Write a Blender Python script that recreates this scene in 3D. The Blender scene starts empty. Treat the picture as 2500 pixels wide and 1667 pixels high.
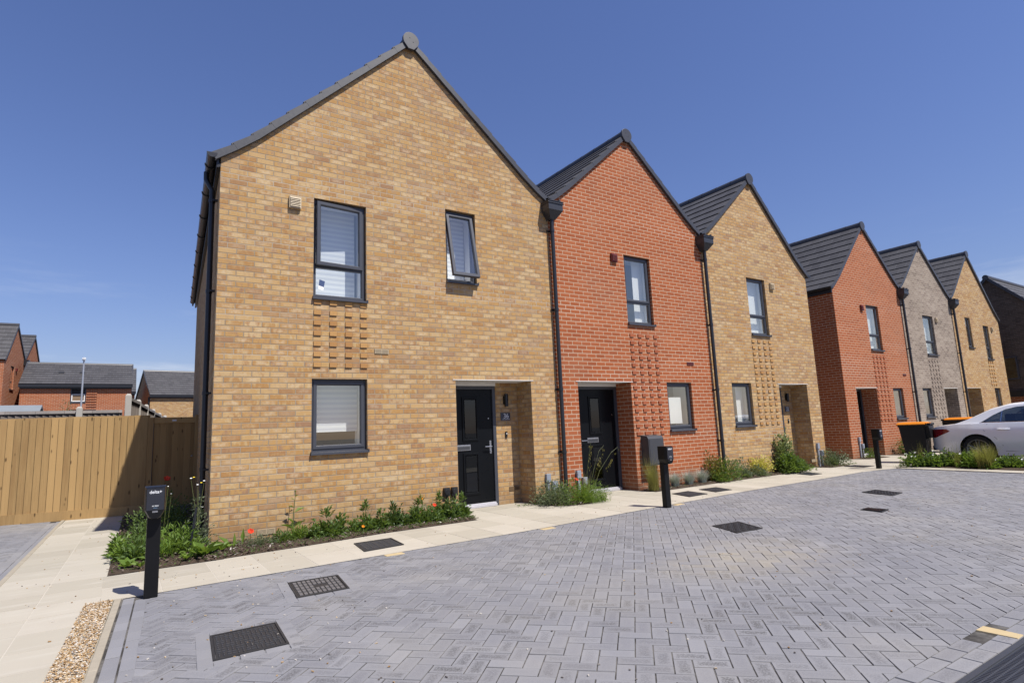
import bpy, math, random
from mathutils import Vector, Matrix
S = bpy.context.scene
COL = S.collection
rnd = random.Random(7)
U = rnd.uniform

# ------------------------------------------------------------------ helpers
BASE = {}

def link(o, parent=None):
    COL.objects.link(o)
    if parent is not None:
        o.parent = parent
    return o

def thing(name, label, cat, loc=(0, 0, 0), rotz=0.0, group=None, local=False):
    o = bpy.data.objects.new(name, None)
    link(o)
    o.location = loc
    o.rotation_euler = (0, 0, rotz)
    o['label'] = label
    o['category'] = cat
    if group:
        o['group'] = group
    BASE[o.name] = (0, 0, 0) if (local or rotz) else tuple(loc)
    return o

def tag(o, label, cat, group=None):
    o['label'] = label
    o['category'] = cat
    if group:
        o['group'] = group
    return o

class MB:
    def __init__(s):
        s.v = []; s.f = []; s.m = []; s.uv = {}; s.t = []
    def vert(s, p):
        s.v.append(tuple(p)); return len(s.v) - 1
    def face(s, pts, m=0, uv=None, t=0.5):
        i = len(s.v)
        s.v.extend([tuple(p) for p in pts])
        s.f.append(tuple(range(i, i + len(pts)))); s.m.append(m); s.t.append(t)
        if uv is not None:
            s.uv[len(s.f) - 1] = uv
    def facei(s, idx, m=0, t=0.5):
        s.f.append(tuple(idx)); s.m.append(m); s.t.append(t)
    def box(s, x0, x1, y0, y1, z0, z1, m=0, t=0.5, skip=''):
        p = [(x0, y0, z0), (x1, y0, z0), (x1, y1, z0), (x0, y1, z0), (x0, y0, z1), (x1, y0, z1), (x1, y1, z1), (x0, y1, z1)]
        i = len(s.v); s.v.extend(p)
        F = {'b': (0, 3, 2, 1), 't': (4, 5, 6, 7), 'f': (0, 1, 5, 4), 'r': (1, 2, 6, 5), 'k': (2, 3, 7, 6), 'l': (3, 0, 4, 7)}
        for k, q in F.items():
            if k in skip: continue
            s.f.append(tuple(i + a for a in q)); s.m.append(m); s.t.append(t)
    def hexa(s, p, m=0, t=0.5):
        """8 corner points, ordered as in box"""
        i = len(s.v); s.v.extend([tuple(a) for a in p])
        for q in ((0, 3, 2, 1), (4, 5, 6, 7), (0, 1, 5, 4), (1, 2, 6, 5), (2, 3, 7, 6), (3, 0, 4, 7)):
            s.f.append(tuple(i + a for a in q)); s.m.append(m); s.t.append(t)
    def prism(s, poly, fn, d0, d1, m=0, t=0.5):
        """poly of 2d points; fn(a,b,d)->3d point; between depth d0 and d1"""
        n = len(poly); i = len(s.v)
        s.v.extend([tuple(fn(a, b, d0)) for a, b in poly]); s.v.extend([tuple(fn(a, b, d1)) for a, b in poly])
        s.f.append(tuple(i + k for k in range(n))); s.m.append(m); s.t.append(t)
        s.f.append(tuple(i + n + k for k in reversed(range(n)))); s.m.append(m); s.t.append(t)
        for k in range(n):
            j = (k + 1) % n
            s.f.append((i + j, i + k, i + n + k, i + n + j)); s.m.append(m); s.t.append(t)
    def tube(s, pts, r, n=8, m=0, t=0.5, cap=True, r1=None):
        pts = [Vector(p) for p in pts]; rings = []
        for k, p in enumerate(pts):
            d = (pts[min(k + 1, len(pts) - 1)] - pts[max(k - 1, 0)])
            if d.length < 1e-9: d = Vector((0, 0, 1))
            d.normalize()
            a = d.cross(Vector((0, 0, 1)) if abs(d.z) < 0.9 else Vector((1, 0, 0))); a.normalize(); b = d.cross(a)
            rr = r if r1 is None else r + (r1 - r) * k / (len(pts) - 1)
            i = len(s.v)
            for q in range(n):
                w = 2 * math.pi * q / n
                s.v.append(tuple(p + a * (rr * math.cos(w)) + b * (rr * math.sin(w))))
            rings.append(i)
        for A, B in zip(rings, rings[1:]):
            for q in range(n):
                z = (q + 1) % n
                s.f.append((A + q, A + z, B + z, B + q)); s.m.append(m); s.t.append(t)
        if cap:
            s.f.append(tuple(rings[0] + q for q in reversed(range(n)))); s.m.append(m); s.t.append(t)
            s.f.append(tuple(rings[-1] + q for q in range(n))); s.m.append(m); s.t.append(t)
    def build(s, name, mats, parent=None, loc=None, smooth=False, bev=0.0, kind=None, label=None, world=True):
        b = Vector((0, 0, 0))
        if parent is not None:
            b = Vector(BASE.get(parent.name, (0, 0, 0)))
        elif loc is not None:
            b = Vector(loc)
        me = bpy.data.meshes.new(name)
        me.from_pydata([tuple(Vector(p) - b) for p in s.v], [], s.f)
        if not isinstance(mats, (list, tuple)): mats = [mats]
        for q in mats: me.materials.append(q)
        me.polygons.foreach_set('material_index', s.m)
        me.update()
        # metre UVs from world coordinates by dominant normal
        ul = me.uv_layers.new(name='UVMap'); data = ul.data
        for p in me.polygons:
            if p.index in s.uv:
                for li, q in zip(p.loop_indices, s.uv[p.index]): data[li].uv = q
                continue
            n = p.normal; ax, ay, az = abs(n.x), abs(n.y), abs(n.z)
            for li in p.loop_indices:
                c = s.v[me.loops[li].vertex_index]
                data[li].uv = (c[1], c[2]) if (ax > ay and ax > az) else ((c[0], c[2]) if ay >= az else (c[0], c[1]))
        a = me.attributes.new('tint', 'FLOAT', 'FACE'); a.data.foreach_set('value', s.t)
        if smooth:
            me.shade_smooth()
            try: me.set_sharp_from_angle(angle=math.radians(40))
            except Exception: pass
        o = bpy.data.objects.new(name, me)
        link(o, parent)
        if parent is None and loc is not None: o.location = b
        BASE[o.name] = tuple(b) if True else (0, 0, 0)
        if bev:
            md = o.modifiers.new('bevel', 'BEVEL'); md.width = bev; md.segments = 2; md.limit_method = 'ANGLE'; md.angle_limit = math.radians(35)
        if kind: o['kind'] = kind
        if label: o['label'] = label
        return o

def lettering(body, size, mat, parent, loc, rot, align='CENTER', bold=0.0, sx=1.0):
    c = bpy.data.curves.new('lettering', 'FONT'); c.body = body; c.size = size; c.align_x = align; c.extrude = 0.0008; c.offset = bold
    tmp = bpy.data.objects.new('tmp_text', c); COL.objects.link(tmp)
    dg = bpy.context.evaluated_depsgraph_get(); dg.update()
    me = bpy.data.meshes.new_from_object(tmp.evaluated_get(dg)); me.name = 'lettering'
    bpy.data.objects.remove(tmp)
    me.materials.clear(); me.materials.append(mat)
    o = bpy.data.objects.new('lettering', me); link(o, parent)
    b = Vector(BASE.get(parent.name, (0, 0, 0)))
    o.location = Vector(loc) - b; o.rotation_euler = rot; o.scale = (sx, 1, 1)
    return o

# ------------------------------------------------------------------ materials
class NT:
    def __init__(s, name):
        s.m = bpy.data.materials.new(name); s.m.use_nodes = True; s.nt = s.m.node_tree; s.nt.nodes.clear()
        s.out = s.nt.nodes.new('ShaderNodeOutputMaterial')
    def n(s, typ, ins=None, **pr):
        nd = s.nt.nodes.new('ShaderNode' + typ)
        for k, v in pr.items(): setattr(nd, k, v)
        for k, v in (ins or {}).items(): s.set(nd.inputs[k], v)
        return nd
    def set(s, sock, v):
        if isinstance(v, bpy.types.NodeSocket): s.nt.links.new(v, sock)
        elif isinstance(v, bpy.types.Node): s.nt.links.new(v.outputs[0], sock)
        elif isinstance(v, (tuple, list)) and len(v) == 3 and sock.type == 'RGBA': sock.default_value = (*v, 1)
        else: sock.default_value = v
    def math(s, op, a, b=None, c=None, clamp=False):
        nd = s.n('Math', operation=op); nd.use_clamp = clamp
        s.set(nd.inputs[0], a)
        if b is not None: s.set(nd.inputs[1], b)
        if c is not None: s.set(nd.inputs[2], c)
        return nd.outputs[0]
    def mix(s, f, a, b, blend='MIX'):
        nd = s.n('Mix', data_type='RGBA', blend_type=blend)
        s.set(nd.inputs[0], f); s.set(nd.inputs[6], a); s.set(nd.inputs[7], b)
        return nd.outputs[2]
    def ramp(s, f, stops, interp='LINEAR'):
        nd = s.n('ValToRGB'); cr = nd.color_ramp; cr.interpolation = interp
        while len(cr.elements) < len(stops): cr.elements.new(0.5)
        for e, (p, c) in zip(cr.elements, stops):
            e.position = p; e.color = (*c, 1) if len(c) == 3 else c
        s.set(nd.inputs[0], f); return nd.outputs[0]
    def noise(s, vec, scale, detail=3, rough=0.55, dim='3D', w=None):
        nd = s.n('TexNoise', noise_dimensions=dim); nd.inputs['Scale'].default_value = scale; nd.inputs['Detail'].default_value = detail
        nd.inputs['Roughness'].default_value = rough
        if vec is not None: s.set(nd.inputs['Vector'], vec)
        return nd.outputs[0]
    def smooth(s, v, a, b, lo=0.0, hi=1.0):
        nd = s.n('MapRange', interpolation_type='SMOOTHSTEP')
        s.set(nd.inputs[0], v); nd.inputs[1].default_value = a; nd.inputs[2].default_value = b; nd.inputs[3].default_value = lo; nd.inputs[4].default_value = hi
        return nd.outputs[0]
    def pbsdf(s, col, rough=0.6, metal=0.0, spec=0.5, normal=None, coat=0.0, k=0.72):
        if k != 1: col = s.mix(1.0, col, (k, k, k), 'MULTIPLY')
        nd = s.n('BsdfPrincipled')
        s.set(nd.inputs['Base Color'], col); s.set(nd.inputs['Roughness'], rough); s.set(nd.inputs['Metallic'], metal)
        nd.inputs['Specular IOR Level'].default_value = spec
        if coat: nd.inputs['Coat Weight'].default_value = coat; nd.inputs['Coat Roughness'].default_value = 0.05
        if normal is not None: s.set(nd.inputs['Normal'], normal)
        return nd.outputs[0]
    def bump(s, h, strength=0.4, dist=0.005):
        nd = s.n('Bump'); nd.inputs['Strength'].default_value = strength; nd.inputs['Distance'].default_value = dist
        s.set(nd.inputs['Height'], h); return nd.outputs[0]
    def done(s, sh):
        s.nt.links.new(sh, s.out.inputs[0]); return s.m

def plain(name, col, rough=0.5, metal=0.0, spec=0.5, var=0.12, scale=6.0, bump=0.0, bscale=60, coat=0.0, k=0.72):
    t = NT(name); co = t.n('TexCoord').outputs['Object']
    n1 = t.noise(co, scale, 4)
    c = t.mix(n1, tuple(x * (1 - var) for x in col), tuple(min(1, x * (1 + var)) for x in col))
    nr = None
    if bump: nr = t.bump(t.noise(co, bscale, 3), bump, 0.003)
    rg = t.math('MULTIPLY_ADD', t.noise(co, scale * 3, 3), 0.16, rough - 0.08)
    return t.done(t.pbsdf(c, rg, metal, spec, nr, coat, k))

def brick(name, stops, streak, mort, streak_amt=0.6, mort_band=0.0, pack=0.25, joint=0.0047, cream=0.0):
    t = NT(name)
    uv = t.n('UVMap', uv_map='UVMap').outputs[0]
    wob = t.noise(uv, 9.0, 2)
    sp = t.n('SeparateXYZ', {0: uv})
    u = t.math('ADD', sp.outputs[0], t.math('MULTIPLY_ADD', wob, 0.004, -0.002))
    v = t.math('ADD', sp.outputs[1], t.math('MULTIPLY_ADD', wob, 0.003, -0.0015))
    rv = t.math('DIVIDE', v, 0.075); row = t.math('FLOOR', rv)
    fv = t.math('MULTIPLY', t.math('FRACT', rv), 0.075)
    off = t.math('MULTIPLY', t.math('FLOORED_MODULO', row, 2.0), 0.5)
    cu = t.math('ADD', t.math('DIVIDE', u, 0.225), off); colm = t.math('FLOOR', cu)
    fu = t.math('MULTIPLY', t.math('FRACT', cu), 0.225)
    eu = t.math('MINIMUM', fu, t.math('SUBTRACT', 0.225, fu)); ev = t.math('MINIMUM', fv, t.math('SUBTRACT', 0.075, fv))
    e = t.math('MINIMUM', eu, ev)
    bm = t.smooth(e, joint - 0.0011, joint + 0.0016)          # 1 on brick, 0 in joint
    cell = t.n('CombineXYZ', {0: colm, 1: row, 2: 0.0}).outputs[0]
    wn = t.n('TexWhiteNoise', {'Vector': cell}, noise_dimensions='3D')
    big = t.noise(t.n('VectorMath', {0: uv, 1: (0.45, 1.5, 1)}, operation='MULTIPLY').outputs[0], 0.9, 2)
    idx = t.math('ADD', t.math('MULTIPLY', wn.outputs[0], 1 - pack), t.math('MULTIPLY', t.smooth(big, 0.35, 0.65), pack))
    c = t.ramp(idx, stops)
    # kiln streaks inside a brick
    sv = t.n('CombineXYZ', {0: t.math('MULTIPLY_ADD', wn.outputs[0], 37.0, t.math('MULTIPLY', u, 17.0)), 1: t.math('MULTIPLY', v, 9.0), 2: row}).outputs[0]
    st = t.noise(sv, 1.0, 3, 0.6)
    c = t.mix(t.math('MULTIPLY', t.smooth(st, 0.45, 0.68), streak_amt), c, t.ramp(wn.outputs[0], streak))
    if cream:
        cm = t.math('MULTIPLY', t.smooth(eu, 0.012, 0.075), t.smooth(ev, 0.006, 0.024))
        cm = t.math('MULTIPLY', cm, t.smooth(t.n('SeparateColor', {0: wn.outputs[1]}).outputs[1], 0.25, 0.95))
        cm = t.math('MULTIPLY', cm, t.smooth(t.noise(uv, 22.0, 3, 0.6), 0.3, 0.6))
        c = t.mix(t.math('MULTIPLY', cm, cream), c, (0.76, 0.60, 0.40))
        mv = t.smooth(t.n('SeparateColor', {0: wn.outputs[1]}).outputs[2], 0.75, 1.0, 0, 0.42)
        c = t.mix(mv, c, (0.34, 0.20, 0.14))
    gr = t.noise(uv, 160.0, 2, 0.7)
    c = t.mix(t.smooth(gr, 0.4, 0.75, 0.0, 0.22), c, (0.05, 0.035, 0.025))
    mcol = t.mix(t.noise(uv, 30.0, 3), tuple(x * 0.82 for x in mort), mort)
    if mort_band:
        bn = t.noise(t.n('VectorMath', {0: uv, 1: (0.12, 1.0, 1)}, operation='MULTIPLY').outputs[0], 1.6, 2)
        mcol = t.mix(t.smooth(bn, 0.5, 0.68, 0, mort_band), mcol, (0.78, 0.66, 0.52))
    c = t.mix(bm, mcol, c)
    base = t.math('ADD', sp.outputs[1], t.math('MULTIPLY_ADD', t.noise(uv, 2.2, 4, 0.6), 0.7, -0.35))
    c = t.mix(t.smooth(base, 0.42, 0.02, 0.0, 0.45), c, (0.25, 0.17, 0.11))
    st2 = t.noise(uv, 0.7, 4, 0.6)
    c = t.mix(t.smooth(st2, 0.45, 0.8, 0.0, 0.18), c, (0.32, 0.27, 0.2))
    h = t.math('ADD', bm, t.math('MULTIPLY', gr, 0.35))
    return t.done(t.pbsdf(c, 0.88, 0, 0.25, t.bump(h, 0.75, 0.005)))

def glassmat(name, tint=(0.86, 0.9, 0.9), boost=0.0, rough=0.0, gcol=(0.95, 0.97, 1.0)):
    t = NT(name)
    fr = t.n('Fresnel', {0: t.math('MULTIPLY_ADD', t.n('NewGeometry').outputs['Backfacing'], 1 / 1.5 - 1.5, 1.5)})
    f = t.math('MULTIPLY_ADD', fr.outputs[0], 2.2, boost, clamp=True)
    tr = t.n('BsdfTransparent', {0: tint}); gl = t.n('BsdfGlossy', {0: gcol}); gl.inputs['Roughness'].default_value = rough
    mx = t.n('MixShader', {0: f, 1: tr.outputs[0], 2: gl.outputs[0]})
    return t.done(mx.outputs[0])

def leafmat(name, a, b, trans=0.35, rough=0.5):
    t = NT(name)
    at = t.n('Attribute', attribute_name='tint')
    co = t.n('TexCoord').outputs['Object']
    f = t.math('ADD', t.math('MULTIPLY', at.outputs['Fac'], 0.75), t.math('MULTIPLY', t.noise(co, 14.0, 2), 0.35))
    c = t.mix(f, a, b)
    p = t.pbsdf(c, rough, 0, 0.35, k=0.92)
    tl = t.n('BsdfTranslucent', {0: t.mix(0.5, c, (0.30, 0.42, 0.03))})
    return t.done(t.n('MixShader', {0: trans, 1: p, 2: tl.outputs[0]}).outputs[0])

M = {}
M['yellow'] = brick('yellow_brick', [(0.0, (0.39, 0.205, 0.10)), (0.16, (0.48, 0.255, 0.092)), (0.42, (0.55, 0.31, 0.11)), (0.7, (0.585, 0.355, 0.14)), (0.88, (0.62, 0.405, 0.185)), (1.0, (0.66, 0.47, 0.25))],
                    [(0.0, (0.50, 0.29, 0.12)), (0.25, (0.64, 0.45, 0.22)), (0.5, (0.36, 0.20, 0.12)), (0.75, (0.66, 0.49, 0.27)), (1.0, (0.44, 0.22, 0.085))], (0.40, 0.31, 0.215), 0.95, 0.45, 0.08, 0.0056, 0.55)
M['red'] = brick('red_brick', [(0.0, (0.37, 0.098, 0.034)), (0.5, (0.44, 0.122, 0.041)), (1.0, (0.49, 0.15, 0.057))],
                 [(0.0, (0.36, 0.10, 0.05)), (1.0, (0.45, 0.16, 0.09))], (0.68, 0.47, 0.32), 0.3, 0.5, 0.3, 0.0060)
M['grey'] = brick('grey_brick', [(0.0, (0.20, 0.15, 0.12)), (0.5, (0.32, 0.25, 0.20)), (1.0, (0.44, 0.36, 0.29))],
                  [(0.0, (0.22, 0.16, 0.13)), (1.0, (0.42, 0.34, 0.27))], (0.60, 0.52, 0.42), 0.5, 0.3, 0.4, 0.006)
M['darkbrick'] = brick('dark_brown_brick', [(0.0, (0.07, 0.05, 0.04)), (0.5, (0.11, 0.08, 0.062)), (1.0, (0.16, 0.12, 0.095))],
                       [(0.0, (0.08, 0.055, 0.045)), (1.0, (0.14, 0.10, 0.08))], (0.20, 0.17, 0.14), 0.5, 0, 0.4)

for nm, stops in (('yellow', [(0, (0.46, 0.235, 0.085)), (1, (0.60, 0.345, 0.13))]), ('red', [(0, (0.36, 0.098, 0.042)), (1, (0.44, 0.13, 0.058))]), ('grey', [(0, (0.26, 0.20, 0.16)), (1, (0.38, 0.31, 0.25))])):
    t = NT(nm + '_header'); at = t.n('Attribute', attribute_name='tint').outputs['Fac']; co = t.n('TexCoord').outputs['Object']
    c = t.mix(t.smooth(t.noise(co, 40, 3), .35, .75, 0, .4), t.ramp(at, stops), stops[0][1])
    M[nm + '_header'] = t.done(t.pbsdf(c, .88, 0, .25, t.bump(t.noise(co, 150, 2), .4, .003)))

def tilemat():
    t = NT('roof_tile'); uv = t.n('UVMap', uv_map='UVMap').outputs[0]
    sp = t.n('SeparateXYZ', {0: uv}); q = t.math('DIVIDE', sp.outputs[0], 0.33)
    fr = t.math('FRACT', q); e = t.math('MINIMUM', fr, t.math('SUBTRACT', 1.0, fr))
    ln = t.smooth(e, 0.008, 0.02)
    wn = t.n('TexWhiteNoise', {'Vector': t.n('CombineXYZ', {0: t.math('FLOOR', q), 1: t.math('FLOOR', sp.outputs[1])}).outputs[0]}, noise_dimensions='2D').outputs[0]
    c = t.ramp(wn, [(0, (0.068, 0.065, 0.068)), (1, (0.094, 0.090, 0.093))])
    c = t.mix(t.smooth(t.noise(uv, 3.0, 4), 0.45, 0.75, 0, 0.35), c, (0.13, 0.125, 0.125))
    c = t.mix(ln, (0.15, 0.15, 0.16), c)
    return t.done(t.pbsdf(c, 0.62, 0, 0.4, t.bump(t.math('ADD', ln, t.math('MULTIPLY', t.noise(uv, 120, 2), 0.3)), 0.4, 0.003)))
M['tile'] = tilemat()
M['verge'] = plain('verge_plastic', (0.062, 0.063, 0.072), 0.42, 0, 0.5, 0.1)
M['gutter'] = plain('black_plastic_pipe', (0.020, 0.021, 0.026), 0.36, 0, 0.5, 0.15)
M['hopper'] = plain('hopper_grey_metal', (0.045, 0.047, 0.055), 0.4, 0.1)
M['frame'] = plain('anthracite_frame', (0.062, 0.066, 0.082), 0.42, 0, 0.5, 0.08)
M['door'] = plain('black_door', (0.006, 0.007, 0.009), 0.30, 0, 0.16, 0.2, 4, 0.05, 300)
M['silver'] = plain('brushed_steel', (0.62, 0.62, 0.64), 0.28, 0.9)
M['threshold'] = plain('threshold_aluminium', (0.72, 0.70, 0.74), 0.45, 0.35)
M['white'] = plain('white_plaster', (0.84, 0.83, 0.81), 0.7, 0, 0.3, 0.04, k=1)
M['soffit'] = plain('white_soffit', (0.95, 0.93, 0.90), 0.6, 0, 0.3, 0.06)
M['glass'] = glassmat('window_glass', (0.93, 0.95, 0.94), 0.16, 0.0, (1.0, 0.94, 0.80))
M['glassd'] = glassmat('door_glass', (0.25, 0.27, 0.28), 0.0, 0.0, (0.5, 0.52, 0.55))
M['dark'] = plain('dark_room', (0.05, 0.05, 0.055), 0.9, 0, 0.1)  # near-black colour stands in for the darkness of an unlit room
M['room'] = plain('room_wall', (0.70, 0.69, 0.66), 0.9, 0, 0.1)
M['blind'] = plain('roller_blind', (0.86, 0.86, 0.85), 0.8, 0, 0.2, 0.04, k=1)
def zebra():
    t = NT('zebra_blind'); uv = t.n('UVMap', uv_map='UVMap').outputs[0]
    sp = t.n('SeparateXYZ', {0: uv}); fr = t.math('FRACT', t.math('DIVIDE', sp.outputs[1], 0.075))
    m = t.smooth(t.math('ABSOLUTE', t.math('SUBTRACT', fr, 0.5)), 0.22, 0.28)
    c = t.mix(m, (0.70, 0.73, 0.79), (0.86, 0.88, 0.90))
    return t.done(t.pbsdf(c, 0.85, 0, 0.1, k=1))
M['zebra'] = zebra()
M['vent_buff'] = plain('buff_plastic', (0.58, 0.46, 0.30), 0.5)
M['vent_red'] = plain('dark_red_plastic', (0.16, 0.022, 0.018), 0.45)
M['vent_brown'] = plain('terracotta_plastic', (0.28, 0.18, 0.10), 0.5)
M['greybox'] = plain('grey_pvc', (0.33, 0.36, 0.42), 0.45, 0, 0.5, 0.06)
M['blackpl'] = plain('black_plastic', (0.014, 0.014, 0.016), 0.4, 0, 0.5, 0.2)
M['plate'] = plain('slate_plate', (0.06, 0.065, 0.09), 0.4)
M['letter'] = plain('white_letter', (0.82, 0.83, 0.85), 0.5, 0, 0.3, 0.02)
M['letter_blue'] = plain('pale_blue_letter', (0.25, 0.42, 0.62), 0.5, 0, 0.3, 0.02)
M['sticker'] = plain('blue_sticker', (0.05, 0.09, 0.22), 0.5)
M['boxgrey'] = plain('dark_grey_box', (0.055, 0.057, 0.065), 0.5, 0, 0.5, 0.08)
M['post'] = plain('charger_black', (0.009, 0.009, 0.010), 0.40, 0, 0.22, 0.15)
M['screen'] = plain('charger_face', (0.030, 0.033, 0.046), 0.18, 0, 0.6, 0.05)
M['concrete'] = plain('concrete', (0.50, 0.47, 0.43), 0.85, 0, 0.2, 0.14, 5, 0.3, 90)
M['iron'] = plain('cast_iron', (0.045, 0.044, 0.046), 0.62, 0.3, 0.4, 0.3, 20, 0.3, 140)
M['iron2'] = plain('worn_iron', (0.20, 0.19, 0.19), 0.6, 0.3, 0.4, 0.3, 30)
M['steelpole'] = plain('galvanised_pole', (0.55, 0.57, 0.62), 0.45, 0.5)

def wood(name, base, dark, knot=0.7):
    t = NT(name); at = t.n('Attribute', attribute_name='tint').outputs['Fac']
    uv = t.n('UVMap', uv_map='UVMap').outputs[0]
    ofs = t.n('CombineXYZ', {0: t.math('MULTIPLY', at, 53.0), 1: t.math('MULTIPLY', at, 17.0), 2: 0.0}).outputs[0]
    p = t.n('VectorMath', {0: uv, 1: ofs}, operation='ADD').outputs[0]
    g = t.noise(t.n('VectorMath', {0: p, 1: (60, 2.2, 1)}, operation='MULTIPLY').outputs[0], 1.0, 4, 0.6)
    g2 = t.noise(t.n('VectorMath', {0: p, 1: (7, 0.8, 1)}, operation='MULTIPLY').outputs[0], 1.0, 3, 0.6)
    c = t.mix(t.smooth(g, 0.3, 0.75), base, tuple(x * 0.72 for x in base))
    c = t.mix(t.smooth(g2, 0.4, 0.72, 0, 0.6), c, dark)
    c = t.mix(t.math('MULTIPLY', at, 0.85), c, tuple(min(1, x * 1.45) for x in base))
    vo = t.n('TexVoronoi', {'Vector': t.n('VectorMath', {0: p, 1: (9.0, 3.1, 1)}, operation='MULTIPLY').outputs[0]}); vo.inputs['Scale'].default_value = 1.0
    k = t.smooth(vo.outputs['Distance'], 0.06, 0.17, knot, 0.0)
    c = t.mix(k, c, tuple(x * 0.32 for x in dark))
    return t.done(t.pbsdf(c, 0.8, 0, 0.25, t.bump(g, 0.3, 0.003)))
M['wood'] = wood('fence_wood', (0.41, 0.262, 0.112), (0.25, 0.14, 0.055), 0.85)
M['woodold'] = wood('weathered_wood', (0.20, 0.17, 0.15), (0.10, 0.085, 0.075), 0.3)
M['woodcap'] = wood('grey_capping', (0.33, 0.30, 0.28), (0.20, 0.18, 0.17), 0.2)

def paver():
    t = NT('grey_block_paving'); at = t.n('Attribute', attribute_name='tint').outputs['Fac']
    geo = t.n('NewGeometry').outputs['Position']; uv = t.n('UVMap', uv_map='UVMap').outputs[0]
    sp = t.n('SeparateXYZ', {0: uv})
    eu = t.math('MINIMUM', sp.outputs[0], t.math('SUBTRACT', 0.2, sp.outputs[0])); ev = t.math('MINIMUM', sp.outputs[1], t.math('SUBTRACT', 0.1, sp.outputs[1]))
    e = t.math('ADD', t.math('MINIMUM', eu, ev), t.math('MULTIPLY_ADD', t.noise(geo, 45.0, 3), 0.05, -0.025))
    core = t.smooth(e, 0.006, 0.040)
    patch = t.smooth(t.noise(geo, 1.1, 3), 0.38, 0.62)
    wn = t.n('TexWhiteNoise', {'W': at}, noise_dimensions='1D').outputs[0]
    lg = t.noise(geo, 0.8, 4, 0.6)
    c = t.ramp(at, [(0, (0.246, 0.240, 0.247)), (0.5, (0.268, 0.262, 0.268)), (0.9, (0.290, 0.284, 0.290)), (1, (0.315, 0.308, 0.312))])
    core = t.math('MULTIPLY', core, t.smooth(t.noise(geo, 95.0, 3, 0.7), 0.36, 0.56))
    c = t.mix(1.0, c, t.ramp(lg, [(0.3, (0.80, 0.82, 0.90)), (0.52, (0.94, 0.95, 1.0)), (0.72, (1.06, 1.04, 1.01))]), 'MULTIPLY')
    worn = t.math('MULTIPLY', t.math('MULTIPLY', core, t.smooth(wn, 0.25, 0.8)), t.math('MULTIPLY_ADD', patch, 0.75, 0.25))
    c = t.mix(t.math('MULTIPLY_ADD', core, -0.22, 0.22), c, (0.36, 0.355, 0.355))
    c = t.mix(t.math('MULTIPLY', worn, 0.9), c, (0.105, 0.102, 0.102))
    sand = t.smooth(t.noise(geo, 0.55, 3), 0.5, 0.72, 0, 0.35)
    c = t.mix(sand, c, (0.36, 0.335, 0.30))
    # pale sand spill in one patch of the court
    d = t.n('VectorMath', {0: geo, 1: (4.0, -4.75, 0)}, operation='SUBTRACT').outputs[0]
    d = t.n('VectorMath', {0: d, 1: (0.75, 1.0, 1)}, operation='MULTIPLY').outputs[0]
    ln = t.n('VectorMath', {0: d}, operation='LENGTH').outputs['Value']
    sp2 = t.math('MULTIPLY', t.smooth(t.math('ADD', ln, t.math('MULTIPLY_ADD', t.noise(geo, 4.0, 4), 0.9, -0.45)), 0.1, 1.0, 1, 0), t.math('MULTIPLY_ADD', wn, 0.42, 0.08))
    c = t.mix(sp2, c, (0.45, 0.39, 0.29))
    dirt = t.smooth(t.noise(geo, 2.6, 4, 0.65), 0.5, 0.75, 0, 0.25)
    c = t.mix(dirt, c, (0.20, 0.195, 0.20))
    c = t.mix(t.smooth(t.noise(geo, 260, 2, 0.8), 0.55, 0.75, 0, 0.3), c, (0.5, 0.49, 0.48))
    c = t.mix(t.smooth(t.noise(geo, 190, 2, 0.8), 0.58, 0.75, 0, 0.4), c, (0.09, 0.09, 0.09))
    return t.done(t.pbsdf(c, 0.85, 0, 0.3, t.bump(t.noise(geo, 200, 3), 0.35, 0.003)))
M['paver'] = paver()
def slab():
    t = NT('cream_paving_slab'); at = t.n('Attribute', attribute_name='tint').outputs['Fac']
    geo = t.n('NewGeometry').outputs['Position']
    c = t.ramp(at, [(0, (0.43, 0.39, 0.315)), (0.5, (0.50, 0.455, 0.37)), (1, (0.56, 0.51, 0.425))])
    c = t.mix(t.smooth(t.noise(geo, 1.7, 4, 0.6), 0.45, 0.75, 0, 0.45), c, (0.47, 0.42, 0.345))
    st = t.noise(t.n('VectorMath', {0: geo, 1: (1.2, 6.0, 1)}, operation='MULTIPLY').outputs[0], 1.4, 4, 0.6)
    c = t.mix(t.smooth(st, 0.52, 0.74, 0, 0.5), c, (0.62, 0.58, 0.50))
    c = t.mix(t.smooth(t.noise(geo, 180, 2, 0.8), 0.56, 0.75, 0, 0.3), c, (0.30, 0.25, 0.18))
    return t.done(t.pbsdf(c, 0.85, 0, 0.25, t.bump(t.noise(geo, 120, 3), 0.3, 0.003)))
M['slab'] = slab()
def jointmat():
    t = NT('joint_sand'); geo = t.n('NewGeometry').outputs['Position']
    f = t.smooth(t.noise(geo, 3.2, 4, 0.7), 0.42, 0.6)
    c = t.mix(f, (0.055, 0.052, 0.05), (0.17, 0.16, 0.15))
    c = t.mix(t.smooth(t.noise(geo, 150, 2), 0.4, 0.7, 0, 0.4), c, (0.10, 0.09, 0.08))
    return t.done(t.pbsdf(c, 0.95, 0, 0.1))
M['joint'] = jointmat()
M['slabjoint'] = plain('slab_joint', (0.60, 0.55, 0.47), 0.95, 0, 0.1, 0.2, 30)
M['kerb'] = plain('concrete_edging', (0.42, 0.37, 0.29), 0.88, 0, 0.2, 0.2, 12, 0.4, 90)
M['tanblock'] = plain('tan_block', (0.60, 0.47, 0.27), 0.85, 0, 0.2, 0.12, 20, 0.3, 150)
M['ground'] = plain('ground_tarmac', (0.17, 0.165, 0.16), 0.92, 0, 0.2, 0.2, 1.5, 0.4, 50)
M['soil'] = plain('bark_soil', (0.085, 0.062, 0.046), 0.95, 0, 0.1, 0.45, 22, 0.8, 60)
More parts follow.
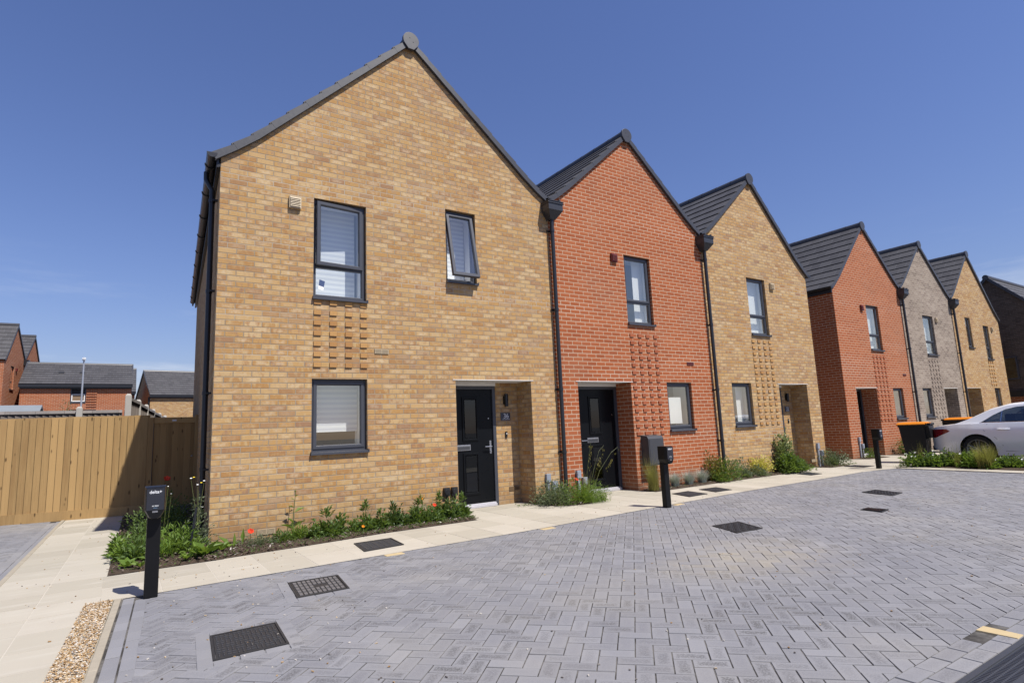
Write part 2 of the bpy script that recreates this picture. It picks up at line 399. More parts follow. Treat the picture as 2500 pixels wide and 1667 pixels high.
def chips(name, stops):
    t = NT(name); at = t.n('Attribute', attribute_name='tint').outputs['Fac']
    return t.done(t.pbsdf(t.ramp(at, stops), 0.85, 0, 0.25))
M['bark'] = chips('bark_chip', [(0, (0.055, 0.036, 0.026)), (0.5, (0.15, 0.105, 0.08)), (0.85, (0.28, 0.22, 0.18)), (1, (0.55, 0.50, 0.45))])
M['pebble'] = chips('gravel_pebble', [(0, (0.26, 0.15, 0.07)), (0.3, (0.50, 0.32, 0.15)), (0.6, (0.58, 0.45, 0.29)), (0.88, (0.74, 0.68, 0.60)), (1, (0.14, 0.12, 0.11))])
M['leaf'] = leafmat('leaf_green', (0.045, 0.085, 0.020), (0.125, 0.195, 0.050))
M['leafd'] = leafmat('leaf_dark', (0.030, 0.062, 0.018), (0.08, 0.13, 0.035), 0.25)
M['leafl'] = leafmat('leaf_lime', (0.07, 0.14, 0.018), (0.19, 0.28, 0.05))
M['leafg'] = leafmat('leaf_greygreen', (0.075, 0.105, 0.055), (0.19, 0.22, 0.13), 0.2)
M['leafy'] = leafmat('leaf_yellow', (0.40, 0.36, 0.05), (0.75, 0.66, 0.16), 0.2)
M['leafr'] = leafmat('leaf_russet', (0.06, 0.085, 0.02), (0.24, 0.13, 0.05))
M['leafv'] = leafmat('leaf_variegated', (0.045, 0.10, 0.02), (0.34, 0.36, 0.17), 0.2)
M['straw'] = leafmat('straw_grass', (0.14, 0.13, 0.03), (0.38, 0.32, 0.10))
M['fescue'] = leafmat('blue_fescue', (0.24, 0.27, 0.25), (0.46, 0.48, 0.45), 0.2)
M['stalk'] = leafmat('green_stalk', (0.08, 0.10, 0.03), (0.16, 0.17, 0.06), 0.1)
M['poppy'] = plain('poppy_petal', (0.75, 0.06, 0.02), 0.6, 0, 0.2)
M['orangep'] = plain('orange_petal', (0.80, 0.26, 0.01), 0.6, 0, 0.2)
M['whitep'] = plain('white_petal', (0.82, 0.82, 0.78), 0.6, 0, 0.2)
M['yellowp'] = plain('yellow_petal', (0.75, 0.55, 0.03), 0.6, 0, 0.2)
def carpaint():
    t = NT('silver_car_paint')
    return t.done(t.pbsdf((0.86, 0.87, 0.89), 0.28, 0.15, 0.5, None, 0.7, 1))
M['car'] = carpaint()
M['tyre'] = plain('tyre_rubber', (0.014, 0.014, 0.015), 0.8)
M['rim'] = plain('alloy_rim', (0.36, 0.36, 0.36), 0.35, 0.7)
M['carglass'] = glassmat('car_glass', (0.22, 0.25, 0.25), 0.03)
M['taillight'] = plain('red_tail_light', (0.25, 0.006, 0.012), 0.15, 0, 0.6, 0.1, coat=0.5)
M['chrome'] = plain('chrome', (0.8, 0.8, 0.82), 0.12, 1.0)
M['binbody'] = plain('bin_black', (0.012, 0.012, 0.014), 0.5, 0, 0.25, 0.2)
M['binlid'] = plain('bin_orange', (0.85, 0.27, 0.008), 0.42, 0, 0.4, 0.06)
M['shed'] = plain('shed_felt', (0.24, 0.27, 0.30), 0.8)

# ------------------------------------------------------------------ camera, light, sky
def cam():
    C = Vector((-0.95219494, -8.29958924, 1.27172591)); yaw, pit, rol = (math.radians(a) for a in (33.83489344, 8.55847212, -2.46043357)); F = 1425.31
    f = Vector((math.sin(yaw) * math.cos(pit), math.cos(yaw) * math.cos(pit), math.sin(pit))); r = Vector((math.cos(yaw), -math.sin(yaw), 0)); u = r.cross(f)
    r2 = math.cos(rol) * r + math.sin(rol) * u; u2 = -math.sin(rol) * r + math.cos(rol) * u
    cd = bpy.data.cameras.new('camera'); o = bpy.data.objects.new('camera', cd); COL.objects.link(o)
    cd.sensor_width = 36; cd.lens = 36 * F / 2500; cd.clip_end = 2000; cd.clip_start = 0.02
    m = Matrix((( r2.x, u2.x, -f.x, C.x), (r2.y, u2.y, -f.y, C.y), (r2.z, u2.z, -f.z, C.z), (0, 0, 0, 1)))
    o.matrix_world = m; S.camera = o
cam()
SUN = Vector((0.21, -0.60, 1.0)).normalized()
sl = bpy.data.lights.new('sun', 'SUN'); sl.energy = 5.0; sl.angle = math.radians(0.53); sl.color = (1.0, 0.955, 0.88)
so = bpy.data.objects.new('sun', sl); COL.objects.link(so); so.rotation_euler = SUN.to_track_quat('Z', 'Y').to_euler(); so.location = (0, -10, 20)
w = bpy.data.worlds.new('World'); S.world = w; w.use_nodes = True
nt = w.node_tree; bg = nt.nodes['Background']
sk = nt.nodes.new('ShaderNodeTexSky'); sk.sky_type = 'NISHITA'; sk.sun_disc = False
sk.sun_elevation = math.asin(SUN.z); sk.sun_rotation = math.atan2(SUN.x, SUN.y)
sk.air_density = 1.45; sk.dust_density = 0.4; sk.ozone_density = 3.0; sk.altitude = 0
tn = nt.nodes.new('ShaderNodeMix'); tn.data_type = 'RGBA'; tn.blend_type = 'MULTIPLY'; tn.inputs[0].default_value = 1.0
nt.links.new(sk.outputs[0], tn.inputs[6]); tn.inputs[7].default_value = (0.95, 0.975, 1.42, 1)
tc = nt.nodes.new('ShaderNodeTexCoord'); mp = nt.nodes.new('ShaderNodeMapping'); mp.inputs['Scale'].default_value = (2.2, 2.2, 16.0); mp.inputs['Rotation'].default_value = (0.12, 0.1, 0.3)
nz = nt.nodes.new('ShaderNodeTexNoise'); nz.inputs['Scale'].default_value = 1.6; nz.inputs['Detail'].default_value = 6; nz.inputs['Roughness'].default_value = 0.6
nt.links.new(tc.outputs['Generated'], mp.inputs[0]); nt.links.new(mp.outputs[0], nz.inputs['Vector'])
m1 = nt.nodes.new('ShaderNodeMapRange'); m1.interpolation_type = 'SMOOTHSTEP'; m1.inputs[1].default_value = 0.50; m1.inputs[2].default_value = 0.72; nt.links.new(nz.outputs[0], m1.inputs[0])
sx = nt.nodes.new('ShaderNodeSeparateXYZ'); nt.links.new(tc.outputs['Generated'], sx.inputs[0])
m2 = nt.nodes.new('ShaderNodeMapRange'); m2.interpolation_type = 'SMOOTHSTEP'; m2.inputs[1].default_value = 0.30; m2.inputs[2].default_value = 0.08; nt.links.new(sx.outputs[2], m2.inputs[0])
m3 = nt.nodes.new('ShaderNodeMath'); m3.operation = 'MULTIPLY'; nt.links.new(m1.outputs[0], m3.inputs[0]); nt.links.new(m2.outputs[0], m3.inputs[1])
m4 = nt.nodes.new('ShaderNodeMath'); m4.operation = 'MULTIPLY'; m4.inputs[1].default_value = 0.42; nt.links.new(m3.outputs[0], m4.inputs[0])
cl = nt.nodes.new('ShaderNodeMix'); cl.data_type = 'RGBA'; cl.inputs[7].default_value = (9.5, 10.2, 11.5, 1)
nt.links.new(m4.outputs[0], cl.inputs[0]); nt.links.new(tn.outputs[2], cl.inputs[6])
nt.links.new(cl.outputs[2], bg.inputs[0]); bg.inputs[1].default_value = 0.058
S.view_settings.view_transform = 'Standard'; S.view_settings.look = 'None'; S.view_settings.gamma = 1; S.view_settings.exposure = 0.48

# ------------------------------------------------------------------ ground
def lerp(a, b, t): return a + (b - a) * t
def pl(pts, x):
    """piecewise-linear y(x)"""
    if x <= pts[0][0]: return pts[0][1]
    for (a, b), (c, d) in zip(pts, pts[1:]):
        if x <= c: return lerp(b, d, (x - a) / (c - a))
    return pts[-1][1]
def clip(poly, a, b, c):
    """keep a*x+b*y<=c"""
    out = []
    for i in range(len(poly)):
        p, q = poly[i], poly[(i + 1) % len(poly)]
        dp = a * p[0] + b * p[1] - c; dq = a * q[0] + b * q[1] - c
        if dp <= 0: out.append(p)
        if dp * dq < 0:
            t = dp / (dp - dq); out.append((lerp(p[0], q[0], t), lerp(p[1], q[1], t)))
    return out
def area(p): return 0.5 * abs(sum(p[i][0] * p[(i + 1) % len(p)][1] - p[(i + 1) % len(p)][0] * p[i][1] for i in range(len(p))))

g = MB(); g.box(-400, 500, -300, 700, -0.6, -0.06); g.build('ground', M['ground'], kind='structure')

OUT = [(-0.87, -2.13), (-0.3, -2.11), (1.85, -2.05), (3.3, -2.02), (5.22, -1.86), (8.27, -1.63), (11.26, -1.55), (13.1, -1.46), (14.04, -1.66)]   # court edge of the cream strip
INN = [(-1.0, -1.0), (-0.1, -0.97), (0.93, -0.88), (1.96, -0.76), (3.3, -0.74), (3.42, -0.74)]                                                     # bed edge

def herring(mb, region_x, region_y, clips, ang=45.0, o=(0, 0)):
    ca, sa = math.cos(math.radians(ang)), math.sin(math.radians(ang))
    R = 130
    cx, cy = (region_x[0] + region_x[1]) / 2, (region_y[0] + region_y[1]) / 2
    for i in range(-R, R):
        for j in range(-R, R):
            d = (i - j) % 4
            if d == 0: w_, h_ = 0.2, 0.1
            elif d == 3: w_, h_ = 0.1, 0.2
            else: continue
            x, y = i * 0.1, j * 0.1
            mx, my = x * ca - y * sa + cx + o[0], x * sa + y * ca + cy + o[1]
            if not (region_x[0] - .3 < mx < region_x[1] + .3 and region_y[0] - .3 < my < region_y[1] + .3): continue
            gp = 0.0021
            P = [(x + gp, y + gp), (x + w_ - gp, y + gp), (x + w_ - gp, y + h_ - gp), (x + gp, y + h_ - gp)]
            W = [(a * ca - b * sa + cx + o[0], a * sa + b * ca + cy + o[1]) for a, b in P]
            full = W
            for (a, b, c) in clips:
                W = clip(W, a, b, c)
                if len(W) < 3: break
            if len(W) < 3 or area(W) < 0.0006: continue
            block(mb, W, (x, y, w_, h_, ca, sa, cx + o[0], cy + o[1]))

def block(mb, W, loc=None, z=0.0, tint=None):
    t = U(0, 1) if tint is None else tint
    dz = U(-0.002, 0.002)
    mx = sum(p[0] for p in W) / len(W); my = sum(p[1] for p in W) / len(W)
    def uvof(p):
        if loc is None:
            return (p[0] - W[0][0], p[1] - W[0][1])
        x, y, w_, h_, ca, sa, ox, oy = loc
        dx, dy = p[0] - ox, p[1] - oy
        a, b = dx * ca + dy * sa - x, -dx * sa + dy * ca - y
        return (a, b) if w_ > h_ else (b, a)
    top = []
    for p in W:
        l = math.hypot(p[0] - mx, p[1] - my); k = max(0.0, 1 - 0.0038 / max(l, 0.01))
        top.append((mx + (p[0] - mx) * k, my + (p[1] - my) * k))
    n = len(W)
    mb.face([(p[0], p[1], z + dz) for p in top], 0, [uvof(p) for p in top], t)
    for i in range(n):
        j = (i + 1) % n
        q = [W[i], W[j], top[j], top[i]]
        mb.face([(W[i][0], W[i][1], z - 0.006), (W[j][0], W[j][1], z - 0.006), (top[j][0], top[j][1], z + dz), (top[i][0], top[i][1], z + dz)], 0, [uvof(p) for p in q], t)
        mb.face([(W[i][0], W[i][1], z - 0.03), (W[j][0], W[j][1], z - 0.03), (W[j][0], W[j][1], z - 0.006), (W[i][0], W[i][1], z - 0.006)], 0, [uvof(p) for p in q], t)

def line_clip(p, q, keep):
    """half plane bounded by line p-q that contains the point keep"""
    a, b = q[1] - p[1], p[0] - q[0]; c = a * p[0] + b * p[1]
    if a * keep[0] + b * keep[1] > c: a, b, c = -a, -b, -c
    return (a, b, c)

# court: herringbone, clipped in vertical strips to follow the edge of the slabs
pv = MB()
KX = lambda y: lerp(-0.87, -1.0, (y + 2.13) / (-4.16 + 2.13))      # right side of the left kerb
edge = OUT[:]
for k in range(len(edge) - 1):
    p, q = edge[k], edge[k + 1]
    cl = [line_clip(p, q, ((p[0] + q[0]) / 2, -5)), (1, 0, q[0]), (-1, 0, -p[0]), (0, -1, 6.74)]
    if k == 0:
        cl = [line_clip(p, q, (0, -5)), (1, 0, q[0]), (0, -1, 6.74), line_clip((-0.705, -2.13), (-0.86, -4.55), (0, -4))]
        herring(pv, (-1.3, q[0]), (-6.8, -2.0), cl, o=(0, 0)) if False else None
herr_clips_all = []
def court():
    ca = sa = math.sqrt(0.5)
    for i in range(-20, 175):
        for j in range(-175, 60):
            d = (i - j) % 4
            if d == 0: w_, h_ = 0.2, 0.1
            elif d == 3: w_, h_ = 0.1, 0.2
            else: continue
            x, y = i * 0.1, j * 0.1
            gp = 0.0021
            P = [(x + gp, y + gp), (x + w_ - gp, y + gp), (x + w_ - gp, y + h_ - gp), (x + gp, y + h_ - gp)]
            W = [(a * ca - b * sa - 1.0, a * sa + b * ca - 4.0) for a, b in P]
            mx = sum(p[0] for p in W) / 4; my = sum(p[1] for p in W) / 4
            if mx < -1.4 or mx > 14.4 or my < -6.95 or my > -1.2: continue
            k = 0
            while k < len(OUT) - 2 and mx > OUT[k + 1][0]: k += 1
            cl = [line_clip(OUT[k], OUT[k + 1], (mx, -6))] if mx > OUT[0][0] else []
            cl += [(0, -1, 6.745), line_clip((-0.705, -2.13), (-0.86, -4.55), (2, -4)), line_clip((14.02, -1.66), (13.68, -4.1), (10, -4))]
            for c in cl:
                W = clip(W, *c)
                if len(W) < 3: break
            if len(W) < 3 or area(W) < 0.0006: continue
            block(pv, W, (x, y, w_, h_, ca, sa, -1.0, -4.0))
court()
# two soldier courses along the left kerb and two before the drain
for r in range(2):
    y = -2.14
    while y > -6.7:
        t0 = (y + 2.13) / (-4.16 + 2.13); t1 = (y - 0.2 + 2.13) / (-4.16 + 2.13)
        x0 = lerp(-0.87, -0.999, t0) + r * 0.084; x1 = lerp(-0.87, -0.999, t1) + r * 0.084
        off = 0.1 * r
        W = [(x0, y - off - .003), (x1, y - off - 0.197), (x1 + 0.081, y - off - 0.197), (x0 + 0.081, y - off - .003)]
        block(pv, W, None); y -= 0.2
    x = -0.95
    while x < 16:
        o = 0.1 * r
        ya, yb = (-6.748 - r * 0.1, -6.843 - r * 0.1)
        if not (r == 0 and 3.05 < x + o < 3.4):
            block(pv, [(x + o + .003, ya), (x + o + 0.197, ya), (x + o + 0.197, yb), (x + o + .003, yb)][::-1], None)
        x += 0.2
pv.build('court_paving', M['paver'], kind='structure')
j = MB(); j.face([(-1.3, -9, -0.0032), (16, -9, -0.0032), (16, -1.2, -0.0032), (-1.3, -1.2, -0.0032)]); j.build('paving_bed', M['joint'], kind='structure')

# driveway on the left of the path
dv = MB()
ca = sa = math.sqrt(0.5)
for i in range(-70, 90):
    for jx in range(-30, 130):
        d = (i - jx) % 4
        if d == 0: w_, h_ = 0.2, 0.1
        elif d == 3: w_, h_ = 0.1, 0.2
        else: continue
        x, y = i * 0.1, jx * 0.1
        P = [(x + .0021, y + .0021), (x + w_ - .0021, y + .0021), (x + w_ - .0021, y + h_ - .0021), (x + .0021, y + h_ - .0021)]
        W = [(a * ca - b * sa - 3.0, a * sa + b * ca - 3.0) for a, b in P]
        mx = sum(p[0] for p in W) / 4; my = sum(p[1] for p in W) / 4
        if mx > -1.8 or mx < -6.2 or my < -3.5 or my > 6.3: continue
        W = clip(W, *line_clip((-1.92, 5.2), (-2.10, -3.5), (-5, 0)))
        if len(W) < 3 or area(W) < 0.0006: continue
        block(dv, W, (x, y, w_, h_, ca, sa, -3.0, -3.0))
y = 5.1
while y > -3.3:
    for r in range(2):
        xx = lambda q: lerp(-1.735, -1.905, (5.1 - q) / 8.6) - r * 0.1
        o = r * 0.1
        block(dv, [(xx(y - o) - 0.097, y - o - .003), (xx(y - .2 - o) - 0.097, y - .197 - o), (xx(y - .2 - o), y - .197 - o), (xx(y - o), y - o - .003)], None)
    y -= 0.2
dv.build('driveway_paving', M['paver'], kind='structure')
j = MB(); j.face([(-6.2, -3.4, -0.0032), (-1.7, -3.4, -0.0032), (-1.7, 6.4, -0.0032), (-6.2, 6.4, -0.0032)]); j.build('driveway_bed', M['joint'], kind='structure')

# cream slabs: front strip
ss = MB()
def slabq(W, z=0.006):
    t = U(0.15, 1); mx = sum(p[0] for p in W) / 4; my = sum(p[1] for p in W) / 4
    W = [(p[0] + (mx - p[0]) * 0.018, p[1] + (my - p[1]) * 0.018) for p in W]
    dz = U(-0.001, 0.001)
    ss.face([(p[0], p[1], z + dz) for p in W], 0, None, t)
    for i in range(4):
        a, b = W[i], W[(i + 1) % 4]
        ss.face([(a[0], a[1], z - 0.03), (b[0], b[1], z - 0.03), (b[0], b[1], z + dz), (a[0], a[1], z + dz)], 0, None, t)
x = -1.035
while x < 30:
    x1 = x + 0.45
    for r in range(6):
        def yy(q):
            o = pl(OUT, q) if q < 14.04 else -1.66
            i = pl(INN, q) if q < 3.42 else o + 1.28
            ys = [o, lerp(o, i, 0.5), i, i + 0.6, i + 1.2, i + 1.8, i + 2.4]
            return ys
        A, B = yy(x), yy(x1)
        if A[r] > 0.9: continue
        slabq([(x, A[r]), (x1, B[r]), (x1, B[r + 1]), (x, A[r + 1])])
    x = x1
# side path
XL = lambda y: lerp(-1.71, -1.88, (4.9 - y) / 5.8); XR = lambda y: lerp(-0.845, -1.0, (4.56 - y) / 5.56)
y = 5.3; k = 0
while y > -7.5:
    y1 = y - 0.45
    for r in range(2):
        a0, a1 = lerp(XL(y), XR(y), r / 2), lerp(XL(y1), XR(y1), r / 2); b0, b1 = lerp(XL(y), XR(y), (r + 1) / 2), lerp(XL(y1), XR(y1), (r + 1) / 2)
        if r == 1 and y1 < -2.2:
            s_ = 0.0
        slabq([(a1, y1), (b1, y1), (b0, y), (a0, y)])
    y = y1
yk = -1.66
while yk > -9:
    xk = lambda q: lerp(14.04, 13.72, (-1.66 - q) / 2.44)
    slabq([(xk(yk - .6), yk - .6), (xk(yk - .6) + .46, yk - .6), (xk(yk) + .46, yk), (xk(yk), yk)], .014); yk -= .6
# slabs beyond the drain, bottom right of the view
for i in range(30):
    for jy in range(3):
        slabq([(0.2 + i * 0.6, -7.76 - jy * 0.6), (0.8 + i * 0.6, -7.76 - jy * 0.6), (0.8 + i * 0.6, -7.16 - jy * 0.6), (0.2 + i * 0.6, -7.16 - jy * 0.6)])
ss.build('pavement', M['slab'], kind='structure')
j = MB()
pts = OUT + [(30, -1.66)]
for (a, b), (c, d) in zip(pts, pts[1:]):
    j.face([(a, b, 0.0045), (c, d, 0.0045), (c, 1.0, 0.0045), (a, 1.0, 0.0045)])
j.face([(-2.1, -7.5, 0.0042), (-1.16, -7.5, 0.0042), (-0.86, 5.4, 0.0042), (-1.7, 5.4, 0.0042)])
j.face([(0.2, -9, 0.0042), (18, -9, 0.0042), (18, -7.16, 0.0042), (0.2, -7.16, 0.0042)])
j.build('pavement_bed', M['slabjoint'], kind='structure')

# kerbs
kb = MB()
def kerb(p, q, wd, z=0.012, seg=0.915):
    v = Vector((q[0] - p[0], q[1] - p[1], 0)); L = v.length; v.normalize(); n = Vector((-v.y, v.x, 0)) * wd
    s = 0
    while s < L:
        e = min(s + seg, L) - 0.004
        a = Vector((p[0], p[1], 0)) + v * s; b = Vector((p[0], p[1], 0)) + v * e
        kb.hexa([(a.x, a.y, -.05), (b.x, b.y, -.05), (b.x + n.x, b.y + n.y, -.05), (a.x + n.x, a.y + n.y, -.05), (a.x, a.y, z), (b.x, b.y, z), (b.x + n.x, b.y + n.y, z), (a.x + n.x, a.y + n.y, z)])
        s += seg
kerb((-0.935, -2.135), (-1.245, -7.0), 0.05)
kerb((-1.72, 5.2), (-1.89, -3.4), -0.05)
kb.build('kerb', M['kerb'], kind='structure', bev=0.006)

# tan marker blocks
mk = MB()
for W in ([(1.45, -2.16), (1.66, -2.16), (1.66, -2.07), (1.45, -2.07)], [(3.55, -2.11), (3.76, -2.10), (3.76, -2.01), (3.55, -2.02)], [(6.28, -1.90), (6.49, -1.88), (6.49, -1.79), (6.28, -1.81)], [(3.26, -6.94), (3.35, -6.94), (3.36, -6.745), (3.25, -6.745)]):
    block(mk, W, None, 0.005, 0.6)
mk.build('marker_blocks', M['tanblock'], kind='structure')

# planting bed soil
sb = MB()
def soil(poly, z=0.012, step=None):
    cx = sum(p[0] for p in poly) / len(poly); cy = sum(p[1] for p in poly) / len(poly)
    n = len(poly)
    for i in range(n):
        a, b = poly[i], poly[(i + 1) % n]
        sb.face([(a[0], a[1], z), (b[0], b[1], z), (lerp(b[0], cx, .4), lerp(b[1], cy, .4), z + .025), (lerp(a[0], cx, .4), lerp(a[1], cy, .4), z + .025)])
        sb.face([(lerp(a[0], cx, .4), lerp(a[1], cy, .4), z + .025), (lerp(b[0], cx, .4), lerp(b[1], cy, .4), z + .025), (cx, cy, z + .03)])
BEDS = [[(-0.86, 4.6), (-1.0, -1.0), (0.05, -0.97), (0.35, 0.0), (0.35, 4.6)], [(-0.2, -0.97), (0.93, -0.88), (1.96, -0.76), (3.38, -0.74), (3.44, -0.5), (3.46, 0.02), (-0.1, 0.02)],
        [(4.98, 0.02), (5.0, -0.5), (5.4, -0.7), (5.9, -0.6), (6.04, 0.02)], [(7.4, 0.02), (7.42, -0.42), (9.0, -0.38), (11.0, -0.34), (12.3, -0.36), (12.42, 0.02)],
        [(13.66, 0.02), (13.7, -0.35), (14.5, -0.4), (14.8, 0.02)], [(14.5, -1.7), (14.2, -4.1), (13.9, -7.5), (15.5, -7.5), (15.6, -1.6)], [(16.7, 0.6), (16.8, 0.2), (17.9, 0.15), (18.0, 0.6)], [(18.65, 0.6), (18.6, -0.1), (20.9, -0.1), (20.9, 0.6)]]
for b in BEDS: soil(b)
sb.build('planting_bed', M['soil'], kind='structure')
def inside(p, poly):
    r = False
    for i in range(len(poly)):
        a, b = poly[i], poly[(i + 1) % len(poly)]
        if (a[1] > p[1]) != (b[1] > p[1]) and p[0] < (b[0] - a[0]) * (p[1] - a[1]) / (b[1] - a[1]) + a[0]: r = not r
    return r
def rand_in(poly):
    xs = [p[0] for p in poly]; ys = [p[1] for p in poly]
    while True:
        p = (U(min(xs), max(xs)), U(min(ys), max(ys)))
        if inside(p, poly): return p
bk = MB()
def shard(mb, x, y, z, l, wd, th, t, a=None, tilt=0.5):
    a = U(0, 6.28) if a is None else a
    d = Vector((math.cos(a), math.sin(a), U(-tilt, tilt))).normalized(); s_ = d.cross(Vector((U(-.5, .5), U(-.5, .5), 1))).normalized(); n = d.cross(s_)
    c = Vector((x, y, z)); P = []
    for q in (-1, 1):
        for aa, bb in ((-1, -1), (1, -1), (1, 1), (-1, 1)):
            P.append(c + d * (aa * l / 2) + s_ * (bb * wd / 2 * (0.6 if aa > 0 else 1)) + n * (q * th / 2))
    mb.hexa(P, 0, t)
for bi, n in ((0, 1300), (1, 2300), (2, 200), (3, 700), (4, 80), (5, 250)):
    for _ in range(n):
        p = rand_in(BEDS[bi])
        shard(bk, p[0], p[1], U(0.02, 0.05), U(0.015, 0.06), U(0.006, 0.02), 0.005, min(1, abs(rnd.gauss(0.4, 0.3))))
bk.build('bark_mulch', M['bark'], kind='stuff')
# gravel strip
gb = MB(); gb.face([(-0.94, -2.14, 0.003), (-1.13, -2.14, 0.003), (-1.43, -7, 0.003), (-1.24, -7, 0.003)][::-1]); gb.build('gravel_bed', M['kerb'], kind='structure')
gv = MB()
for _ in range(8200):
    y = -2.15 - 3.0 * (rnd.random() ** 1.0); t = (y + 2.14) / (-7 + 2.14)
    x = lerp(U(-1.13, -0.945), 0, 0) + lerp(0, -0.30, t)
    r = U(0.0035, 0.0088); c = Vector((x, y, 0.004 + U(0, 0.016))); tt = U(0, 1)
    q = [Vector((U(.7, 1.3), 0, 0)), Vector((0, U(.7, 1.3), 0)), Vector((0, 0, U(.5, .9)))]
    a = U(0, 3.14); R = Matrix.Rotation(a, 3, 'Z') @ Matrix.Rotation(U(-.5, .5), 3, 'X')
    i0 = len(gv.v)
    for p in (q[0], q[1], -q[0], -q[1], q[2], -q[2]):
        gv.v.append(tuple(c + R @ (p * r)))
    for f in ((0, 1, 4), (1, 2, 4), (2, 3, 4), (3, 0, 4), (1, 0, 5), (2, 1, 5), (3, 2, 5), (0, 3, 5)):
        gv.facei([i0 + k for k in f], 0, tt)
gv.build('gravel', M['pebble'], kind='stuff', smooth=True)

sg = MB()
for _ in range(420):
    x = U(-.8, 9); y = U(-6.7, -2.1) if rnd.random() < .8 else U(-2.0, -.9)
    if rnd.random() < .35: x = U(-.9, .6)
    shard(sg, x, y, .010 if y > -2.0 else .004, U(.006, .018), U(.005, .012), .005, rnd.choice([.1, .35, .6, .9, .9, .98, 1.0]), tilt=.2)
for _ in range(60):
    shard(sg, U(-1.8, -1.0), U(-5, 4.5), .010, U(.006, .02), U(.005, .012), .005, U(0, 1), tilt=.2)
sg.build('stray_gravel', M['pebble'], kind='stuff')

# ------------------------------------------------------------------ houses
class Roofline:
    def __init__(s, x0, zl, x1, zr, ax, az, bell=0.36):
        s.x0, s.x1, s.ax, s.az = x0, x1, ax, az
        def side(xe, ze):
            W = abs(ax - xe); m = (az - ze) / (W - bell + 0.76 * bell); xb = xe + math.copysign(bell, ax - xe); zb = ze + 0.76 * m * bell
            return [(xe, ze), (xb, zb), (ax, az)]
        s.L = side(x0, zl); s.R = side(x1, zr)
    def top(s, x):
        P = s.L + s.R[::-1][1:]
        return pl(P, x)

def wall_front(mb, rl, Y, holes, m=0):
    """holes: (x0,x1,z0,z1). builds the front face in vertical strips, with openings left out"""
    xs = sorted(set([p[0] for p in rl.L + rl.R] + [h[0] for h in holes] + [h[1] for h in holes]))
    for a, b in zip(xs, xs[1:]):
        hs = sorted([h for h in holes if h[0] <= a + 1e-6 and h[1] >= b - 1e-6], key=lambda h: h[2])
        z = -0.1
        for h in hs:
            if h[2] > z + 1e-6: mb.face([(a, Y, z), (b, Y, z), (b, Y, h[2]), (a, Y, h[2])], m)
            z = h[3]
        mb.face([(a, Y, z), (b, Y, z), (b, Y, rl.top(b)), (a, Y, rl.top(a))], m)

def reveal(mb, h, Y, d, m=0, bottom=True, top=True):
    x0, x1, z0, z1 = h
    mb.face([(x0, Y, z0), (x0, Y + d, z0), (x0, Y + d, z1), (x0, Y, z1)], m)
    mb.face([(x1, Y + d, z0), (x1, Y, z0), (x1, Y, z1), (x1, Y + d, z1)], m)
    if top: mb.face([(x0, Y, z1), (x1, Y, z1), (x1, Y + d, z1), (x0, Y + d, z1)][::-1], m)
    if bottom: mb.face([(x0, Y, z0), (x1, Y, z0), (x1, Y + d, z0), (x0, Y + d, z0)], m)

def fr(mb, x0, x1, z0, z1, y0, y1, w_, m=0, tf=None, wb=None):
    """rectangular frame of bars with a chamfered inner bead"""
    wb = w_ if wb is None else wb
    def q(*P):
        mb.face([tf(p) if tf else p for p in P], m)
    o = [(x0, z0), (x1, z0), (x1, z1), (x0, z1)]
    i = [(x0 + w_, z0 + wb), (x1 - w_, z0 + wb), (x1 - w_, z1 - w_), (x0 + w_, z1 - w_)]
    c = 0.012
    k = [(x0 + w_ - c, z0 + wb - c), (x1 - w_ + c, z0 + wb - c), (x1 - w_ + c, z1 - w_ + c), (x0 + w_ - c, z1 - w_ + c)]
    ob = [(x0 + .004, z0 + .004), (x1 - .004, z0 + .004), (x1 - .004, z1 - .004), (x0 + .004, z1 - .004)]
    for a in range(4):
        b = (a + 1) % 4
        q((ob[a][0], y0, ob[a][1]), (ob[b][0], y0, ob[b][1]), (k[b][0], y0, k[b][1]), (k[a][0], y0, k[a][1]))
        q((k[a][0], y0, k[a][1]), (k[b][0], y0, k[b][1]), (i[b][0], y0 + 0.014, i[b][1]), (i[a][0], y0 + 0.014, i[a][1]))
        q((i[a][0], y0 + 0.014, i[a][1]), (i[b][0], y0 + 0.014, i[b][1]), (i[b][0], y1, i[b][1]), (i[a][0], y1, i[a][1]))
        q((o[a][0], y0 + .004, o[a][1]), (o[b][0], y0 + .004, o[b][1]), (ob[b][0], y0, ob[b][1]), (ob[a][0], y0, ob[a][1]))
        q((o[a][0], y1, o[a][1]), (o[b][0], y1, o[b][1]), (o[b][0], y0 + .004, o[b][1]), (o[a][0], y0 + .004, o[a][1]))
        q((i[a][0], y1, i[a][1]), (i[b][0], y1, i[b][1]), (o[b][0], y1, o[b][1]), (o[a][0], y1, o[a][1]))

def pane(x0, x1, z0, z1, y, mat, win, tf=None):
    mb = MB(); P = [(x0, y, z0), (x1, y, z0), (x1, y, z1), (x0, y, z1)]
    mb.face([tf(p) for p in P] if tf else P)
    return mb.build('pane', mat, win)

